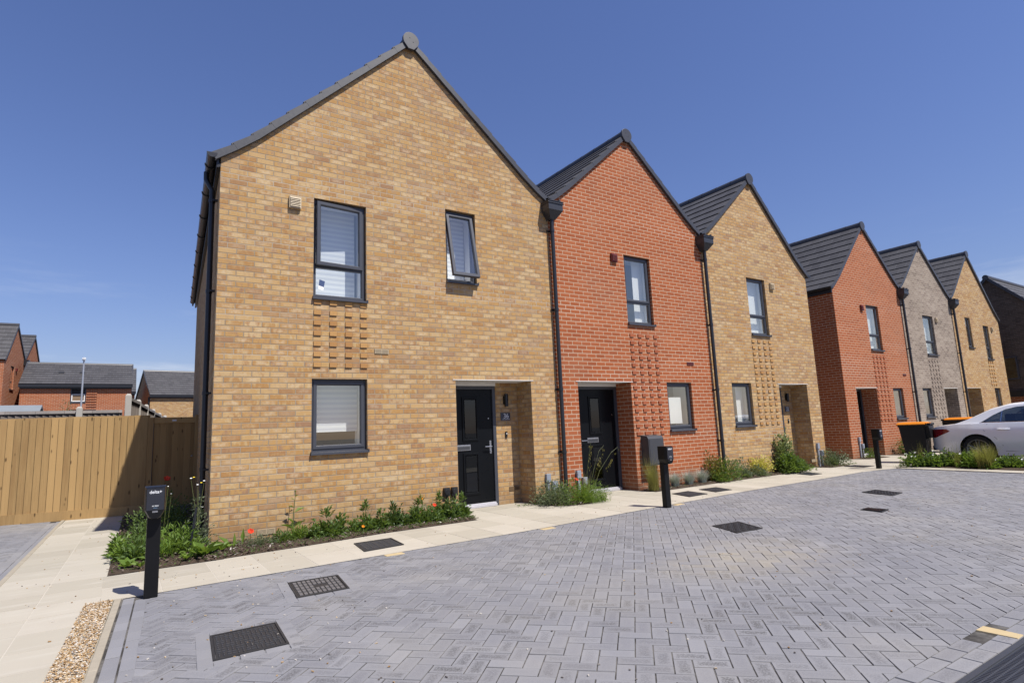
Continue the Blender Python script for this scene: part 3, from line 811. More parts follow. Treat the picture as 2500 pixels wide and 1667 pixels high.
def window(house, h, Y, kind, blind=None, label=None, sticker=False):
    x0, x1, z0, z1 = h
    yf = Y + 0.062; yb = Y + 0.13; yr = Y + 0.50
    mb = MB()
    fr(mb, x0 + .002, x1 - .002, z0 + .03, z1 - .002, yf, yb, 0.052)
    # plastered lining of the opening, inside
    for xa, xb, za, zb in ((x0 + .01, x0 + .02, z0 + .03, z1), (x1 - .02, x1 - .01, z0 + .03, z1)):
        mb.box(xa, xb, yb, yr, za, zb, 1)
    mb.box(x0 + .02, x1 - .02, yb, yr, z0 + .03, z0 + .05, 1); mb.box(x0 + .02, x1 - .02, yb, yr, z1 - .02, z1, 1)
    zt = z0 + (z1 - z0) * 0.335
    if kind in ('split', 'ajar'): mb.box(x0 + .04, x1 - .04, yf + .006, yb, zt - .028, zt + .028, 0)
    win = mb.build('window', [M['frame'], M['white']], house, label=label)
    s = MB()
    sx0, sx1 = x0 - 0.012, x1 + 0.012
    s.prism([(yf + .01, z0 + .034), (Y - 0.045, z0 + .016), (Y - 0.045, z0 - .012), (Y - 0.03, z0 - .012), (Y - .03, z0 + .002), (yf + .01, z0 + .002)], lambda a, b, d: (d, a, b), x0 + .003, x1 - .003)
    s.box(sx0, x0 + .003, Y - 0.049, Y - .002, z0 - .014, z0 + .034); s.box(x1 - .003, sx1, Y - 0.049, Y - .002, z0 - .014, z0 + .034)
    s.build('sill', M['frame'], win)
    sa = MB()
    if kind == 'ajar':
        a = math.radians(5.5); px = x1 - .05
        tf = lambda p: (px + (p[0] - px) * math.cos(a), yf - .004 + (p[1] - (yf - .004)) + (p[0] - px) * math.sin(a) , p[2])
        fr(sa, x0 + .04, x1 - .04, zt + .0, z1 - .04, yf - .016, yf + .035, 0.058, 0, tf)
        sa.build('sash', M['frame'], win, label='window sash standing slightly ajar')
        pane(x0 + .095, x1 - .095, zt + .055, z1 - .095, yf + .012, M['glass'], win, tf)
        pane(x0 + .05, x1 - .05, z0 + .08, zt - .026, yf + .03, M['glass'], win)
    elif kind == 'tophung':
        a = math.radians(11.5); pz = z1 - .045; py = yf
        def tf(p):
            dy, dz = p[1] - py, p[2] - pz
            return (p[0], py + dy * math.cos(a) + dz * math.sin(a), pz - dy * math.sin(a) + dz * math.cos(a))
        fr(sa, x0 + .035, x1 - .035, z0 + .07, z1 - .04, yf - .018, yf + .04, 0.06, 0, tf)
        sa.build('sash', M['frame'], win, label='top hung sash propped open')
        pane(x0 + .093, x1 - .093, z0 + .128, z1 - .098, yf + .012, M['glass'], win, tf)
    elif kind == 'split':
        fr(sa, x0 + .035, x1 - .035, zt + .006, z1 - .035, yf - .012, yf + .04, 0.05); sa.build('sash', M['frame'], win)
        pane(x0 + .082, x1 - .082, zt + .052, z1 - .082, yf + .014, M['glass'], win)
        pane(x0 + .05, x1 - .05, z0 + .08, zt - .026, yf + .03, M['glass'], win)
    else:
        fr(sa, x0 + .035, x1 - .035, z0 + .065, z1 - .035, yf - .012, yf + .04, 0.052); sa.build('sash', M['frame'], win)
        pane(x0 + .085, x1 - .085, z0 + .115, z1 - .085, yf + .014, M['glass'], win)
    if blind:
        b = MB(); zb = z0 + .06; ybl = yb + (.24 if blind in ('zebra', 'zebralow', 'half') else .10)
        mat = M['blind']
        if blind == 'half': mat = M['zebra']
        if blind == 'zebra': mat = M['zebra']; xa, xb = x0 + .025, x1 - .06
        elif blind == 'zebralow': mat = M['zebra']; xa, xb = x0 + .025, x1 - .03
        elif blind == 'side': xa, xb = x0 + (x1 - x0) * .58, x1 - .03
        elif blind == 'panel': xa, xb = x0 + .03, x1 - .18; b.box(xa, xb, ybl - .06, ybl - .055, z0 + .15, z1 - .30); xa = None
        else: xa, xb = x0 + .025, x1 - .03; zb = z0 + (.30 if blind == 'half' else .06)
        if xa is not None: b.face([(xa, ybl, zb), (xb, ybl, zb), (xb, ybl, z1 - .03), (xa, ybl, z1 - .03)])
        b.build('blind', mat, win)
    if sticker:
        s = MB(); s.face([(x0 + .10, yf + .027, z0 + .22), (x0 + .175, yf + .027, z0 + .20), (x0 + .19, yf + .027, z0 + .29), (x0 + .11, yf + .027, z0 + .31)])
        s.face([(x0 + .095, yf + .027, z0 + .17), (x0 + .165, yf + .027, z0 + .15), (x0 + .175, yf + .027, z0 + .20), (x0 + .10, yf + .027, z0 + .22)], 1)
        s.build('sticker', [M['sticker'], M['white']], win)
    r = MB(); r.box(x0 - .5, x1 + .5, yr, yr + 2.4, max(0, z0 - .5), z1 + .25, 0, skip='f')
    r.build('room_lining', M['dark'] if blind == 'half' else M['room'], win)  # under a half blind the room's darkness is painted into its lining
    return win

def front_door(house, x0, x1, z1, Y, hinge_left=True, label=None):
    """door set in a frame; Y is the face of the frame"""
    z0 = 0.035; w_ = 0.062
    lf = MB(); a, b = x0 + w_ + .004, x1 - w_ - .004; t = z1 - w_ - .004; yl = Y + 0.03
    lf.box(a, b, yl, yl + .05, z0 + .035, t)
    gx = (a + b) / 2 + (.03 if hinge_left else -.03); gw = 0.105
    G = [(gx - gw, gx + gw, 0.27, 0.86), (gx - gw, gx + gw, 1.16, 1.80)]
    for g in G: fr(lf, g[0] - .05, g[1] + .05, g[2] - .05, g[3] + .05, yl - .016, yl + .004, 0.042)
    door = lf.build('front_door', M['door'], house, label=label)
    f = MB(); f.box(x0, x0 + w_, Y, Y + .09, 0.0, z1); f.box(x1 - w_, x1, Y, Y + .09, 0.0, z1); f.box(x0 + w_, x1 - w_, Y, Y + .09, z1 - w_, z1)
    f.build('door_frame', M['frame'], door, bev=.004)
    th = MB(); th.box(x0 + w_, x1 - w_, Y - .05, Y + .08, .008, .05); th.box(x0 + w_, x1 - w_, Y - .02, Y + .03, .05, .072); th.build('threshold', M['threshold'], door, bev=.004)
    gl = MB()
    for g in G: gl.box(g[0], g[1], yl - .008, yl - .003, g[2], g[3])
    gl.build('glazing', M['glassd'], door)
    lb = MB(); gl_ = (a + b) / 2; lb.box(gl_ - .26, gl_ + .02, yl - .014, yl, 0.955, 1.05); lb.box(gl_ - .245, gl_ + .005, yl - .019, yl - .014, .965, 1.025, 1)
    lb.build('letterbox', [M['silver'], M['boxgrey']], door, bev=.003)
    s = 1 if hinge_left else -1
    hx = (b - .055) if hinge_left else (a + .055)
    hd = MB(); hd.box(hx - .017, hx + .017, yl - .012, yl, .88, 1.10); hd.tube([(hx, yl - .01, 1.0), (hx, yl - .055, 1.0), (hx - s * .13, yl - .055, 1.0)], .010, 8); hd.tube([(hx, yl - .01, .92), (hx, yl - .03, .92)], .012, 8)
    hd.build('handle', M['silver'], door, smooth=True)
    sp = MB(); sp.tube([(b - .08, yl - .002, 1.48), (b - .08, yl - .012, 1.48)], .011, 10); sp.build('door_viewer', M['silver'], door)
    return door

def courses(mb, P, d, yf, yb, back=None, start=-0.02, th=0.034, gauge=0.335, m=0):
    """stepped tile courses along profile P (eave->ridge), offset d outward"""
    def frame(Q):
        seg = [(Vector((q[0] - p[0], q[1] - p[1])), p) for p, q in zip(Q, Q[1:])]
        L = [v.length for v, _ in seg]
        def pos(s):
            a = 0
            for k, (v, p) in enumerate(seg):
                if s <= a + L[k] or k == len(seg) - 1:
                    u = v.normalized(); n = Vector((-u.y, u.x))
                    if n.y < 0: n = -n
                    return Vector(p) + u * (s - a), n
                a += L[k]
        return pos, sum(L)
    pf, Lf = frame(P); pb, Lb = frame(back or P)
    n = max(1, round((Lf - start) / gauge)); gf = (Lf - start) / n; gb_ = (Lb - start) / n
    for i in range(n):
        pts = []
        for (pos, g_, yy) in ((pf, gf, yf), (pb, gb_, yb)):
            s0 = start + i * g_ - 0.02; s1 = start + (i + 1) * g_ + (0.02 if i < n - 1 else -0.005)
            a, na = pos(s0); b, nb = pos(s1)
            sm, nm = pos((s0 + s1) / 2)
            q = []
            for pt, nn, o in ((a, na, d), (b, nb, d - .012), (b, nb, d + .010), (a, na, d + th)):
                c = pt + nn * o; q.append((c.x, yy, c.y))
            pts.append(q)
        A, B = pts; u0 = (i % 2) * 0.165
        quad = lambda *idx: None
        mb.face([A[3], A[2], B[2], B[3]], m, [(yf + u0, i + .1), (yf + u0, i + .9), (yb + u0, i + .9), (yb + u0, i + .1)])
        mb.face([A[0], A[3], B[3], B[0]], m, [(yf + u0, i + .1), (yf + u0, i + .1), (yb + u0, i + .1), (yb + u0, i + .1)])
        mb.face([A[0], A[1], A[2], A[3]], m, [(.15, .1)] * 4); mb.face([B[3], B[2], B[1], B[0]], m, [(.15, .1)] * 4)
        mb.face([A[1], A[0], B[0], B[1]], m, [(.15, .1)] * 4)

def verge(mb, P, d, yf, start=-0.02, gauge=0.335):
    seg = [(Vector((q[0] - p[0], q[1] - p[1])), Vector(p)) for p, q in zip(P, P[1:])]
    L = [v.length for v, _ in seg]; T = sum(L)
    def pos(s):
        a = 0
        for k, (v, p) in enumerate(seg):
            if s <= a + L[k] or k == len(seg) - 1:
                u = v.normalized(); n = Vector((-u.y, u.x))
                if n.y < 0: n = -n
                return p + u * (s - a), n
            a += L[k]
    n = max(1, round((T - start) / gauge)); g_ = (T - start) / n
    for i in range(n):
        s0 = start + i * g_; s1 = start + (i + 1) * g_ + (.02 if i < n - 1 else 0.0)
        a, na = pos(s0); b, nb = pos(s1)
        k = (i % 2) * .0015
        for (lo, hi, y0, y1, e0, e1, ofs) in ((-.012, d + .006, yf - .058 - k, yf - .046, .014, -.002, 0), (d - .004, d + .006, yf - .046, yf + .10, .014, -.002, 0), (-.012, .0, yf - .046, yf + .004, 0, 0, 0)):
            A = [a + na * lo, b + nb * lo, b + nb * (hi + e1), a + na * (hi + e0)]
            F = [(q.x, y0, q.y) for q in A]; B = [(q.x, y1, q.y) for q in A]
            mb.hexa([F[0], F[1], B[1], B[0], F[3], F[2], B[2], B[3]])

def brick_panel(house, mat, x0, z0, nrow, Y, ncol=4, proud=0.017, pz=0.15):
    """panel of brickwork with headers standing proud in every second course: one joined sheet"""
    mb = MB(); yf = Y - .0015
    xs = []
    for c in range(ncol): xs += [(x0 + c * .225, x0 + c * .225 + .005, 0), (x0 + c * .225 + .005, x0 + c * .225 + .1075, 1)] + ([(x0 + c * .225 + .1075, x0 + (c + 1) * .225, 0)] if c < ncol - 1 else [])
    zs = []
    for r in range(nrow): zs += [(z0 + r * pz, z0 + r * pz + .005, 0), (z0 + r * pz + .005, z0 + r * pz + .070, 1)] + ([(z0 + r * pz + .070, z0 + (r + 1) * pz, 0)] if r < nrow - 1 else [])
    for za, zb, pr in zs:
        for xa, xb, pc in xs:
            if pr and pc:
                t = U(0, 1); y = Y - proud - U(0, .004)
                uv = [(.05, .02)] * 4
                mb.face([(xa, y, za), (xb, y, za), (xb, y, zb), (xa, y, zb)], 1, None, t)
                mb.face([(xa, yf, za), (xa, y, za), (xa, y, zb), (xa, yf, zb)], 1, None, t); mb.face([(xb, y, za), (xb, yf, za), (xb, yf, zb), (xb, y, zb)], 1, None, t)
                mb.face([(xa, yf, za), (xb, yf, za), (xb, y, za), (xa, y, za)], 1, None, t); mb.face([(xa, y, zb), (xb, y, zb), (xb, yf, zb), (xa, yf, zb)], 1, None, t)
            else: mb.face([(xa, yf, za), (xb, yf, za), (xb, yf, zb), (xa, yf, zb)])
    return mb.build('brick_panel', [mat, M[mat.name.split('_')[0] + '_header']], house)

def vent(house, x0, x1, z0, z1, Y, mat):
    mb = MB(); mb.box(x0, x1, Y - .045, Y - .003, z0, z1); n = 6
    for k in range(n):
        z = z0 + .02 + (z1 - z0 - .035) * k / n
        mb.hexa([(x0 + .012, Y - .062, z), (x1 - .012, Y - .062, z), (x1 - .012, Y - .045, z + .012), (x0 + .012, Y - .045, z + .012), (x0 + .012, Y - .060, z + .006), (x1 - .012, Y - .060, z + .006), (x1 - .012, Y - .045, z + .020), (x0 + .012, Y - .045, z + .020)])
    return mb.build('extractor_vent', mat, house)

def airbrick(house, x0, z0, Y, mat, w_=0.215, h_=0.065):
    mb = MB(); mb.box(x0, x0 + w_, Y - .006, Y + .02, z0, z0 + h_, 1)
    for k in range(5): mb.box(x0, x0 + w_, Y - .012, Y - .006, z0 + k * (h_ - .008) / 4, z0 + k * (h_ - .008) / 4 + .008, 0)
    for k in range(3): mb.box(x0 + k * (w_ - .008) / 2, x0 + k * (w_ - .008) / 2 + .008, Y - .011, Y - .006, z0 + .001, z0 + h_ - .001, 0)
    return mb.build('air_brick', [mat, M['blackpl']], house)

def downpipe(house, x, Y, ztop, zbot=0.0, hop=True, dx=0.0):
    mb = MB(); y = Y - 0.085
    mb.tube([(x, y, ztop), (x, y, zbot)], .038, 12)
    for z in (ztop - .25, ztop - 1.75, ztop - 3.2, ztop - 4.3):
        if z > 0.2:
            mb.tube([(x, y, z), (x, y, z + .05)], .045, 12); mb.box(x - .02, x + .02, y, Y - .002, z + .01, z + .04); mb.box(x - .075, x + .0, Y - .02, Y - .002, z + .012, z + .037)
    p = mb.build('downpipe', M['gutter'], house, smooth=True)
    if hop:
        h = MB(); z0, z1, zt = ztop - .02, ztop + .13, ztop + .30
        w0, w1 = .06, .165; yb = Y - .004
        h.hexa([(x - w0, Y - .13, z0), (x + w0, Y - .13, z0), (x + w0, yb, z0), (x - w0, yb, z0), (x - w1, Y - .235, z1), (x + w1, Y - .235, z1), (x + w1, yb, z1), (x - w1, yb, z1)])
        h.box(x - w1, x + w1, Y - .235, yb, z1, zt - .05); h.box(x - w1 - .012, x + w1 + .012, Y - .248, yb, zt - .05, zt - .03); h.box(x - w1 - .004, x + w1 + .004, Y - .24, yb, zt - .03, zt - .012); h.box(x - w1 - .014, x + w1 + .014, Y - .25, yb, zt - .012, zt + .004)
        h.box(x - .12, x - .09, Y - .235, Y - .0, zt + .004, zt + .045); h.box(x + .09, x + .12, Y - .235, Y - .0, zt + .004, zt + .045)
        h.build('hopper', M['hopper'], p, bev=.003)
    return p

def gutter_run(house, x, Y0, Y1, z, x_back=None, brackets=9):
    """half round gutter along Y"""
    xb = x if x_back is None else x_back
    mb = MB(); R = .062; n = 8
    def ring(xx, y, r): return [(xx + r * math.cos(math.pi + math.pi * k / n), y, z + r * math.sin(math.pi + math.pi * k / n)) for k in range(n + 1)]
    A, B = ring(x, Y0, R), ring(xb, Y1, R); Ai, Bi = ring(x, Y0, R - .008), ring(xb, Y1, R - .008)
    for k in range(n):
        mb.face([A[k], A[k + 1], B[k + 1], B[k]]); mb.face([Ai[k + 1], Ai[k], Bi[k], Bi[k + 1]])
    mb.face([A[0], Ai[0], Bi[0], B[0]]); mb.face([A[n], B[n], Bi[n], Ai[n]])
    for X_, Y_ in ((x, Y0 - .012), (xb, Y1)):
        r = [(p[0], Y_, p[2]) for p in ring(X_, Y_, R + .004)]; r2 = [(p[0], Y_ + .014, p[2]) for p in r]
        mb.face(r); mb.face(r2[::-1])
        for k in range(n): mb.face([r[k + 1], r[k], r2[k], r2[k + 1]])
    for b in range(brackets):
        t = (b + .35) / brackets; yy = lerp(Y0, Y1, t); xx = lerp(x, xb, t)
        r = ring(xx, yy, R + .012); r2 = [(p[0], yy + .035, p[2]) for p in r]
        for k in range(n): mb.face([r[k], r[k + 1], r2[k + 1], r2[k]])
        mb.face(r); mb.face(r2[::-1])
    return mb.build('gutter', M['gutter'], house)

def house(label, brickm, x0, x1, Y, zl, zr, ax, az, depth, holes, door, group, left_wall=False, right_wall=False, skew=0.0, left_eave=False, right_eave=False):
    h = thing('terraced_house', label, 'house', ((x0 + x1) / 2, Y, 0), 0, group)
    rl = Roofline(x0, zl, x1, zr, ax, az)
    dx0, dx1, dz = door[0], door[1], door[2]; rd = door[3]
    mb = MB(); yb = Y + depth
    allh = [q[0] for q in holes] + [(dx0, dx1, -0.1, dz)]
    wall_front(mb, rl, Y, allh)
    for q in holes: reveal(mb, q[0], Y, .075)
    reveal(mb, (dx0, dx1, -0.1, dz), Y, rd, 0, bottom=False, top=False)
    # recess back wall around the door leaf
    la, lb = door[4], door[5]
    if la > dx0 + .01: mb.face([(dx0, Y + rd, -.1), (la, Y + rd, -.1), (la, Y + rd, dz), (dx0, Y + rd, dz)])
    if lb < dx1 - .01: mb.face([(lb, Y + rd, -.1), (dx1, Y + rd, -.1), (dx1, Y + rd, dz), (lb, Y + rd, dz)])
    mb.face([(la, Y + rd, dz - .005), (lb, Y + rd, dz - .005), (lb, Y + rd, dz + .2), (la, Y + rd, dz + .2)])
    for lx in (la, lb): mb.face([(lx, Y + rd, -.1), (lx, Y + rd + .2, -.1), (lx, Y + rd + .2, dz), (lx, Y + rd, dz)])
    xb0 = x0 + skew
    mb.face([(xb0, yb, -.1), (x0, Y, -.1), (x0, Y, rl.top(x0)), (xb0, yb, rl.top(x0))])
    mb.face([(x1, Y, -.1), (x1, yb, -.1), (x1, yb, rl.top(x1)), (x1, Y, rl.top(x1))])
    pb = [(xb0, -.1), (x1, -.1), (x1, rl.top(x1))] + [(p[0], p[1]) for p in rl.R[1:2]] + [(ax, az)] + [(p[0] + skew, p[1]) for p in rl.L[1:2]] + [(xb0, rl.top(x0))]
    mb.face([(a, yb, b) for a, b in pb][::-1])
    mb.build('wall', brickm, h)
    # soffit of the porch
    s = MB(); s.box(dx0 - .0, dx1 + .0, Y + .004, Y + rd - .002, dz - .004, dz + .05); s.box(dx0 - .05, dx1 + .05, Y - .008, Y + .01, dz - .004, dz + .006); s.box(la + .002, lb - .002, Y + rd - .03, Y + rd - .004, dz - .06, dz - .006); s.build('porch_soffit', M['soffit'], h)
    # roof
    d = .066
    r = MB()
    sl_ = -.09 if left_eave else -.02; sr_ = -.09 if right_eave else -.02
    back = [(p[0] + skew * (1 - k / 2), p[1]) for k, p in enumerate(rl.L)] if skew else None
    courses(r, rl.L, d, Y - .045, yb + .05, back, sl_)
    courses(r, rl.R, d, Y - .045, yb + .05, None, sr_)
    roof = r.build('roof', M['tile'], h)
    v = MB(); verge(v, rl.L, d, Y, sl_); verge(v, rl.R, d, Y, sr_); v.build('verge', M['verge'], roof)
    # ridge tiles
    rg = MB(); zc = az + d * 1.0 + .01; yy = Y - .04; k = 0
    sl = (az - zl) / (ax - x0)
    while yy < yb:
        y2 = min(yy + .45, yb + .03); r0 = .115
        prof = [(ax + (r0 + .0) * math.sin(a), zc - .02 + r0 * math.cos(a)) for a in [math.radians(q) for q in range(-125, 126, 25)]]
        n = len(prof)
        for i in range(n - 1):
            rg.face([(prof[i][0], yy, prof[i][1]), (prof[i + 1][0], yy, prof[i + 1][1]), (prof[i + 1][0], y2 - .006, prof[i + 1][1] - .004), (prof[i][0], y2 - .006, prof[i][1] - .004)][::-1])
        yy = y2; k += 1
        if y2 >= yb: break
    ridge = rg.build('ridge_tiles', M['verge'], roof, smooth=True)
    e = MB(); R_ = .142
    pts = [(ax + R_ * math.sin(math.radians(q)), zc - .03 + R_ * math.cos(math.radians(q))) for q in range(-125, 126, 10)]
    pts += [(ax + .05, zc - .19), (ax - .05, zc - .19)]
    e.prism(pts, lambda a, b, dd: (a, dd, b), Y - .085, Y - .035); e.box(ax - .03, ax - .015, Y - .09, Y - .084, zc + .0, zc + .012); e.box(ax + .03, ax + .045, Y - .09, Y - .084, zc - .06, zc - .048)
    e.build('ridge_end_cap', M['verge'], roof, bev=.008)
    # inner floor so that no light leaks between storeys
    return h, rl

GRP = 'terraced houses along the parking court'
W, D = {}, {}
# --- 1: large yellow end house
h1, r1 = house('wide yellow brick end house with door number 36 and an open window', M['yellow'], 0, 5.53, 0, 5.08, 5.45, 2.785, 7.73, 9.5,
    [((1.237, 2.02, 3.235, 4.74),), ((3.38, 3.95, 3.70, 4.955),), ((1.227, 2.025, 1.05, 2.09),)], (3.4875, 4.97, 2.1, 0.45, 3.42, 4.50), GRP, left_wall=True, skew=0.62, left_eave=True)
window(h1, (1.237, 2.02, 3.235, 4.74), 0, 'ajar', 'zebra', 'tall upper window with striped blind and blue sticker', True)
window(h1, (3.38, 3.95, 3.70, 4.955), 0, 'tophung', 'zebralow', 'small upper window propped open')
window(h1, (1.227, 2.025, 1.05, 2.09), 0, 'single', 'half', 'ground floor window below the projecting bricks')
front_door(h1, 3.43, 4.50, 2.045, 0.44, True, 'black front door of number 36')
brick_panel(h1, M['yellow'], 1.2405, 2.175 + .075, 6, 0)
pk = MB(); 
brick_panel(h1, M['yellow'], 1.2405, 3.15, 1, 0, proud=.012)
vent(h1, .885, 1.05, 4.52, 4.695, 0, M['vent_buff'])
airbrick(h1, 2.14, 2.475, 0, M['vent_buff']); airbrick(h1, 0.56, 0.075, 0, M['vent_buff']); airbrick(h1, 2.70, 0.15, 0, M['vent_buff']); airbrick(h1, 4.72, 0.225, .45, M['vent_brown'])
downpipe(h1, 5.56, 0, 5.12)
gutter_run(h1, -.115, -.05, 9.5, 5.10, .515)
fs = MB(); fs.hexa([(-.05, -.005, 4.93), (-.022, -.005, 4.93), (.598, 9.5, 4.93), (.57, 9.5, 4.93), (-.05, -.005, 5.15), (-.022, -.005, 5.15), (.598, 9.5, 5.15), (.57, 9.5, 5.15)]); fs.hexa([(-.022, .0, 4.94), (-.004, .0, 4.94), (.612, 9.5, 4.94), (.598, 9.5, 4.94), (-.022, .0, 4.99), (-.004, .0, 4.99), (.612, 9.5, 4.99), (.598, 9.5, 4.99)])
fs.build('fascia', M['gutter'], h1)
# downpipe on the flank
fp = MB(); fx = lambda y: .0653 * y
fp.tube([(-.115, .55, 5.06), (-.115, .55, 4.95), (fx(.5) - .07, .5, 4.78), (fx(.5) - .07, .5, 0.0)], .036, 12)
for z in (4.6, 3.3, 1.9, .9): fp.tube([(fx(.5) - .07, .5, z), (fx(.5) - .07, .5, z + .05)], .043, 12); fp.box(fx(.5) - .07, fx(.45) - .003, .42, .47, z + .01, z + .035)
fp.build('downpipe', M['gutter'], h1, smooth=True)
# service boxes
def soilbox(h, x, z, Y, r=.055):
    b = MB(); b.box(x - r, x + r, Y - .05, Y - .003, z - .065, z + .065); b.tube([(x, Y - .05, z), (x, Y - .064, z)], .045, 14); b.tube([(x + .005, Y - .03, z - .06), (x + .005, Y - .03, -.02)], .016, 8); b.box(x - .03, x + .035, Y - .045, Y - .003, z - .26, z - .20)
    b.build('service_box', M['blackpl'], h, bev=.004)
soilbox(h1, 3.265, .365, 0, .05); soilbox(h1, 3.40, .365, 0, .05)
def greybox(h, x, Y, za, zb):
    b = MB(); b.box(x - .025, x + .025, Y - .04, Y - .003, .0, za - .02); b.box(x - .045, x + .045, Y - .055, Y - .003, za - .14, za)
    b.build('cable_box', M['greybox'], h, bev=.004)
    c = MB(); c.box(x + .085, x + .19, Y - .06, Y - .003, zb - .14, zb); c.box(x + .105, x + .17, Y - .07, Y - .06, zb - .115, zb - .03); c.box(x + .12, x + .155, Y - .04, Y - .003, .0, zb - .14); c.build('socket_box', M['greybox'], h, bev=.006)
greybox(h1, 5.22, 0, .49, .36)
# porch fittings of number 36 and 32
def fittings(h, x, Y, num, cz=1.5):
    l = MB(); l.box(x - .035, x + .035, Y - .02, Y - .002, 1.72, 1.86); l.tube([(x + .0, Y - .055, 1.68), (x + .0, Y - .055, 1.90)], .034, 14)
    l.build('wall_lamp', M['blackpl'], h, smooth=True)
    p = MB(); p.box(x - .10, x + .10, Y - .012, Y - .002, cz - .065, cz + .065)
    pt = p.build('number_plate', M['plate'], h, bev=.002)
    lettering(num, .115, M['letter'], pt, (x + .01, Y - .0132, cz - .025), (math.pi / 2, 0, 0), bold=.0006)
    lettering('IRIS GARDENS', .024, M['letter'], pt, (x + .012, Y - .0132, cz - .052), (math.pi / 2, 0, 0))
    b = MB(); b.box(x - .02, x + .02, Y - .02, Y - .002, 1.14, 1.24); b.tube([(x + .005, Y - .02, 1.205), (x + .005, Y - .024, 1.205)], .011, 10, 1); b.build('doorbell', [M['blackpl'], M['letter']], h)
fittings(h1, 4.70, .45, '36')

# --- 2: red house
def std(kind, x0, x1, Y, dxo):  return None
h2, r2 = house('red brick house with the grey meter box, between two yellow brick houses', M['red'], 5.53, 9.92, 0, 5.45, 5.45, 7.72, 7.31, 9.0,
    [((7.44, 8.19, 3.26, 4.71),), ((8.42, 9.185, 1.10, 2.10),)], (6.03, 7.39, 2.1, 0.45, 5.98, 7.39), GRP)
window(h2, (7.44, 8.19, 3.26, 4.71), 0, 'split', 'side', 'upper window'); window(h2, (8.42, 9.185, 1.10, 2.10), 0, 'single', 'panel', 'ground floor window with white card in it')
front_door(h2, 6.26, 7.385, 2.045, 0.42, False, 'black front door in the red porch')
brick_panel(h2, M['red'], 7.45, 1.05, 14, 0)
vent(h2, 7.07, 7.23, 4.51, 4.68, 0, M['vent_red']); airbrick(h2, 9.10, 2.475, 0, M['vent_red'])
downpipe(h2, 9.93, 0, 5.12)
greybox(h2, 5.90, 0, .50, .37)
mbx = MB(); mbx.prism([(-.002, .47), (-.20, .47), (-.20, .98), (-.17, 1.03), (-.002, 1.05)], lambda a, b, d: (d, a, b), 7.55, 7.97); mbx.box(7.575, 7.945, -.206, -.20, .49, .965); mbx.box(7.925, 7.935, -.21, -.206, .72, .75)
mbo = mbx.build('meter_box', M['boxgrey'], h2, bev=.006)
mc = MB(); mc.tube([(7.80, -.06, .47), (7.80, -.06, .0)], .025, 8); mc.box(7.76, 7.84, -.10, -.01, .2, .36); mc.build('meter_pipe', M['boxgrey'], h2)

# --- 3: yellow house
h3, r3 = house('yellow brick house numbered 32 beside the open passage', M['yellow'], 9.92, 14.17, 0, 5.45, 5.02, 12.0, 7.24, 9.0,
    [((11.53, 12.27, 3.26, 4.69),), ((10.57, 11.30, 1.11, 2.11),)], (12.41, 13.64, 2.1, 0.45, 12.36, 13.20), GRP, right_wall=True, right_eave=True)
window(h3, (11.53, 12.27, 3.26, 4.69), 0, 'split', 'full', 'upper window'); window(h3, (10.57, 11.30, 1.11, 2.11), 0, 'single', 'side', 'ground floor window')
front_door(h3, 12.37, 13.19, 2.045, 0.44, True)
brick_panel(h3, M['yellow'], 11.49, 1.125, 14, 0)
vent(h3, 12.46, 12.62, 4.47, 4.63, 0, M['vent_buff']); airbrick(h3, 13.66 - .2, .15, .0, M['vent_buff'])
greybox(h3, 13.78, 0, .60, .42)
fittings(h3, 13.38, .45, '32', 1.49)
gutter_run(h3, 14.28, -.05, 9.0, 5.02, None, 6)

# --- 4-6: second block, set back
Y2 = 0.6
h4, r4 = house('red brick house with a bare shaded side wall, behind the third charging post', M['red'], 16.68, 21.05, Y2, 5.10, 5.45, 18.95, 7.33, 9.0,
    [((18.60, 19.39, 3.25, 4.72),), ((19.67, 20.36, 1.07, 2.07),)], (17.34, 18.60, 2.07, 0.5, 17.28, 18.60), GRP, left_wall=True, left_eave=True)
window(h4, (18.60, 19.39, 3.25, 4.72), Y2, 'split', 'full'); window(h4, (19.67, 20.36, 1.07, 2.07), Y2, 'single', None)
front_door(h4, 17.5, 18.595, 2.06, Y2 + .46, False)
brick_panel(h4, M['red'], 18.62, 1.05, 14, Y2); vent(h4, 18.22, 18.38, 4.5, 4.67, Y2, M['vent_red']); airbrick(h4, 20.5, 2.475, Y2, M['vent_red'])
downpipe(h4, 21.07, Y2, 5.12); greybox(h4, 17.10, Y2, .62, .42)
gutter_run(h4, 16.57, Y2 - .05, 9.6, 5.10, None, 6)
fs = MB(); fs.box(16.62, 16.66, Y2 - .004, 9.6, 4.93, 5.14); fs.build('fascia', M['gutter'], h4)
h5, r5 = house('taupe grey brick house between a red and a yellow one', M['grey'], 21.05, 25.22, Y2, 5.45, 5.45, 23.06, 7.28, 9.0,
    [((22.62, 23.46, 3.24, 4.68),), ((21.81, 22.50, 1.07, 2.08),)], (23.54, 24.66, 2.08, 0.5, 23.5, 24.3), GRP)
window(h5, (22.62, 23.46, 3.24, 4.68), Y2, 'split', 'full'); window(h5, (21.81, 22.50, 1.07, 2.08), Y2, 'single', None)
front_door(h5, 23.5, 24.3, 2.07, Y2 + .48, True); brick_panel(h5, M['grey'], 22.62, 1.05, 14, Y2); vent(h5, 23.62, 23.78, 4.48, 4.64, Y2, M['vent_buff'])
downpipe(h5, 25.24, Y2, 5.12)
h6, r6 = house('yellow brick far end house with two upper windows, beside the dark brick building', M['yellow'], 25.22, 29.92, Y2, 5.45, 4.98, 27.45, 7.50, 9.0,
    [((26.40, 26.91, 3.65, 4.87),), ((28.14, 28.72, 3.25, 4.65),), ((28.34, 28.95, 1.07, 2.10),)], (25.62, 26.90, 2.10, 0.5, 26.0, 26.9), GRP, right_wall=True, right_eave=True)
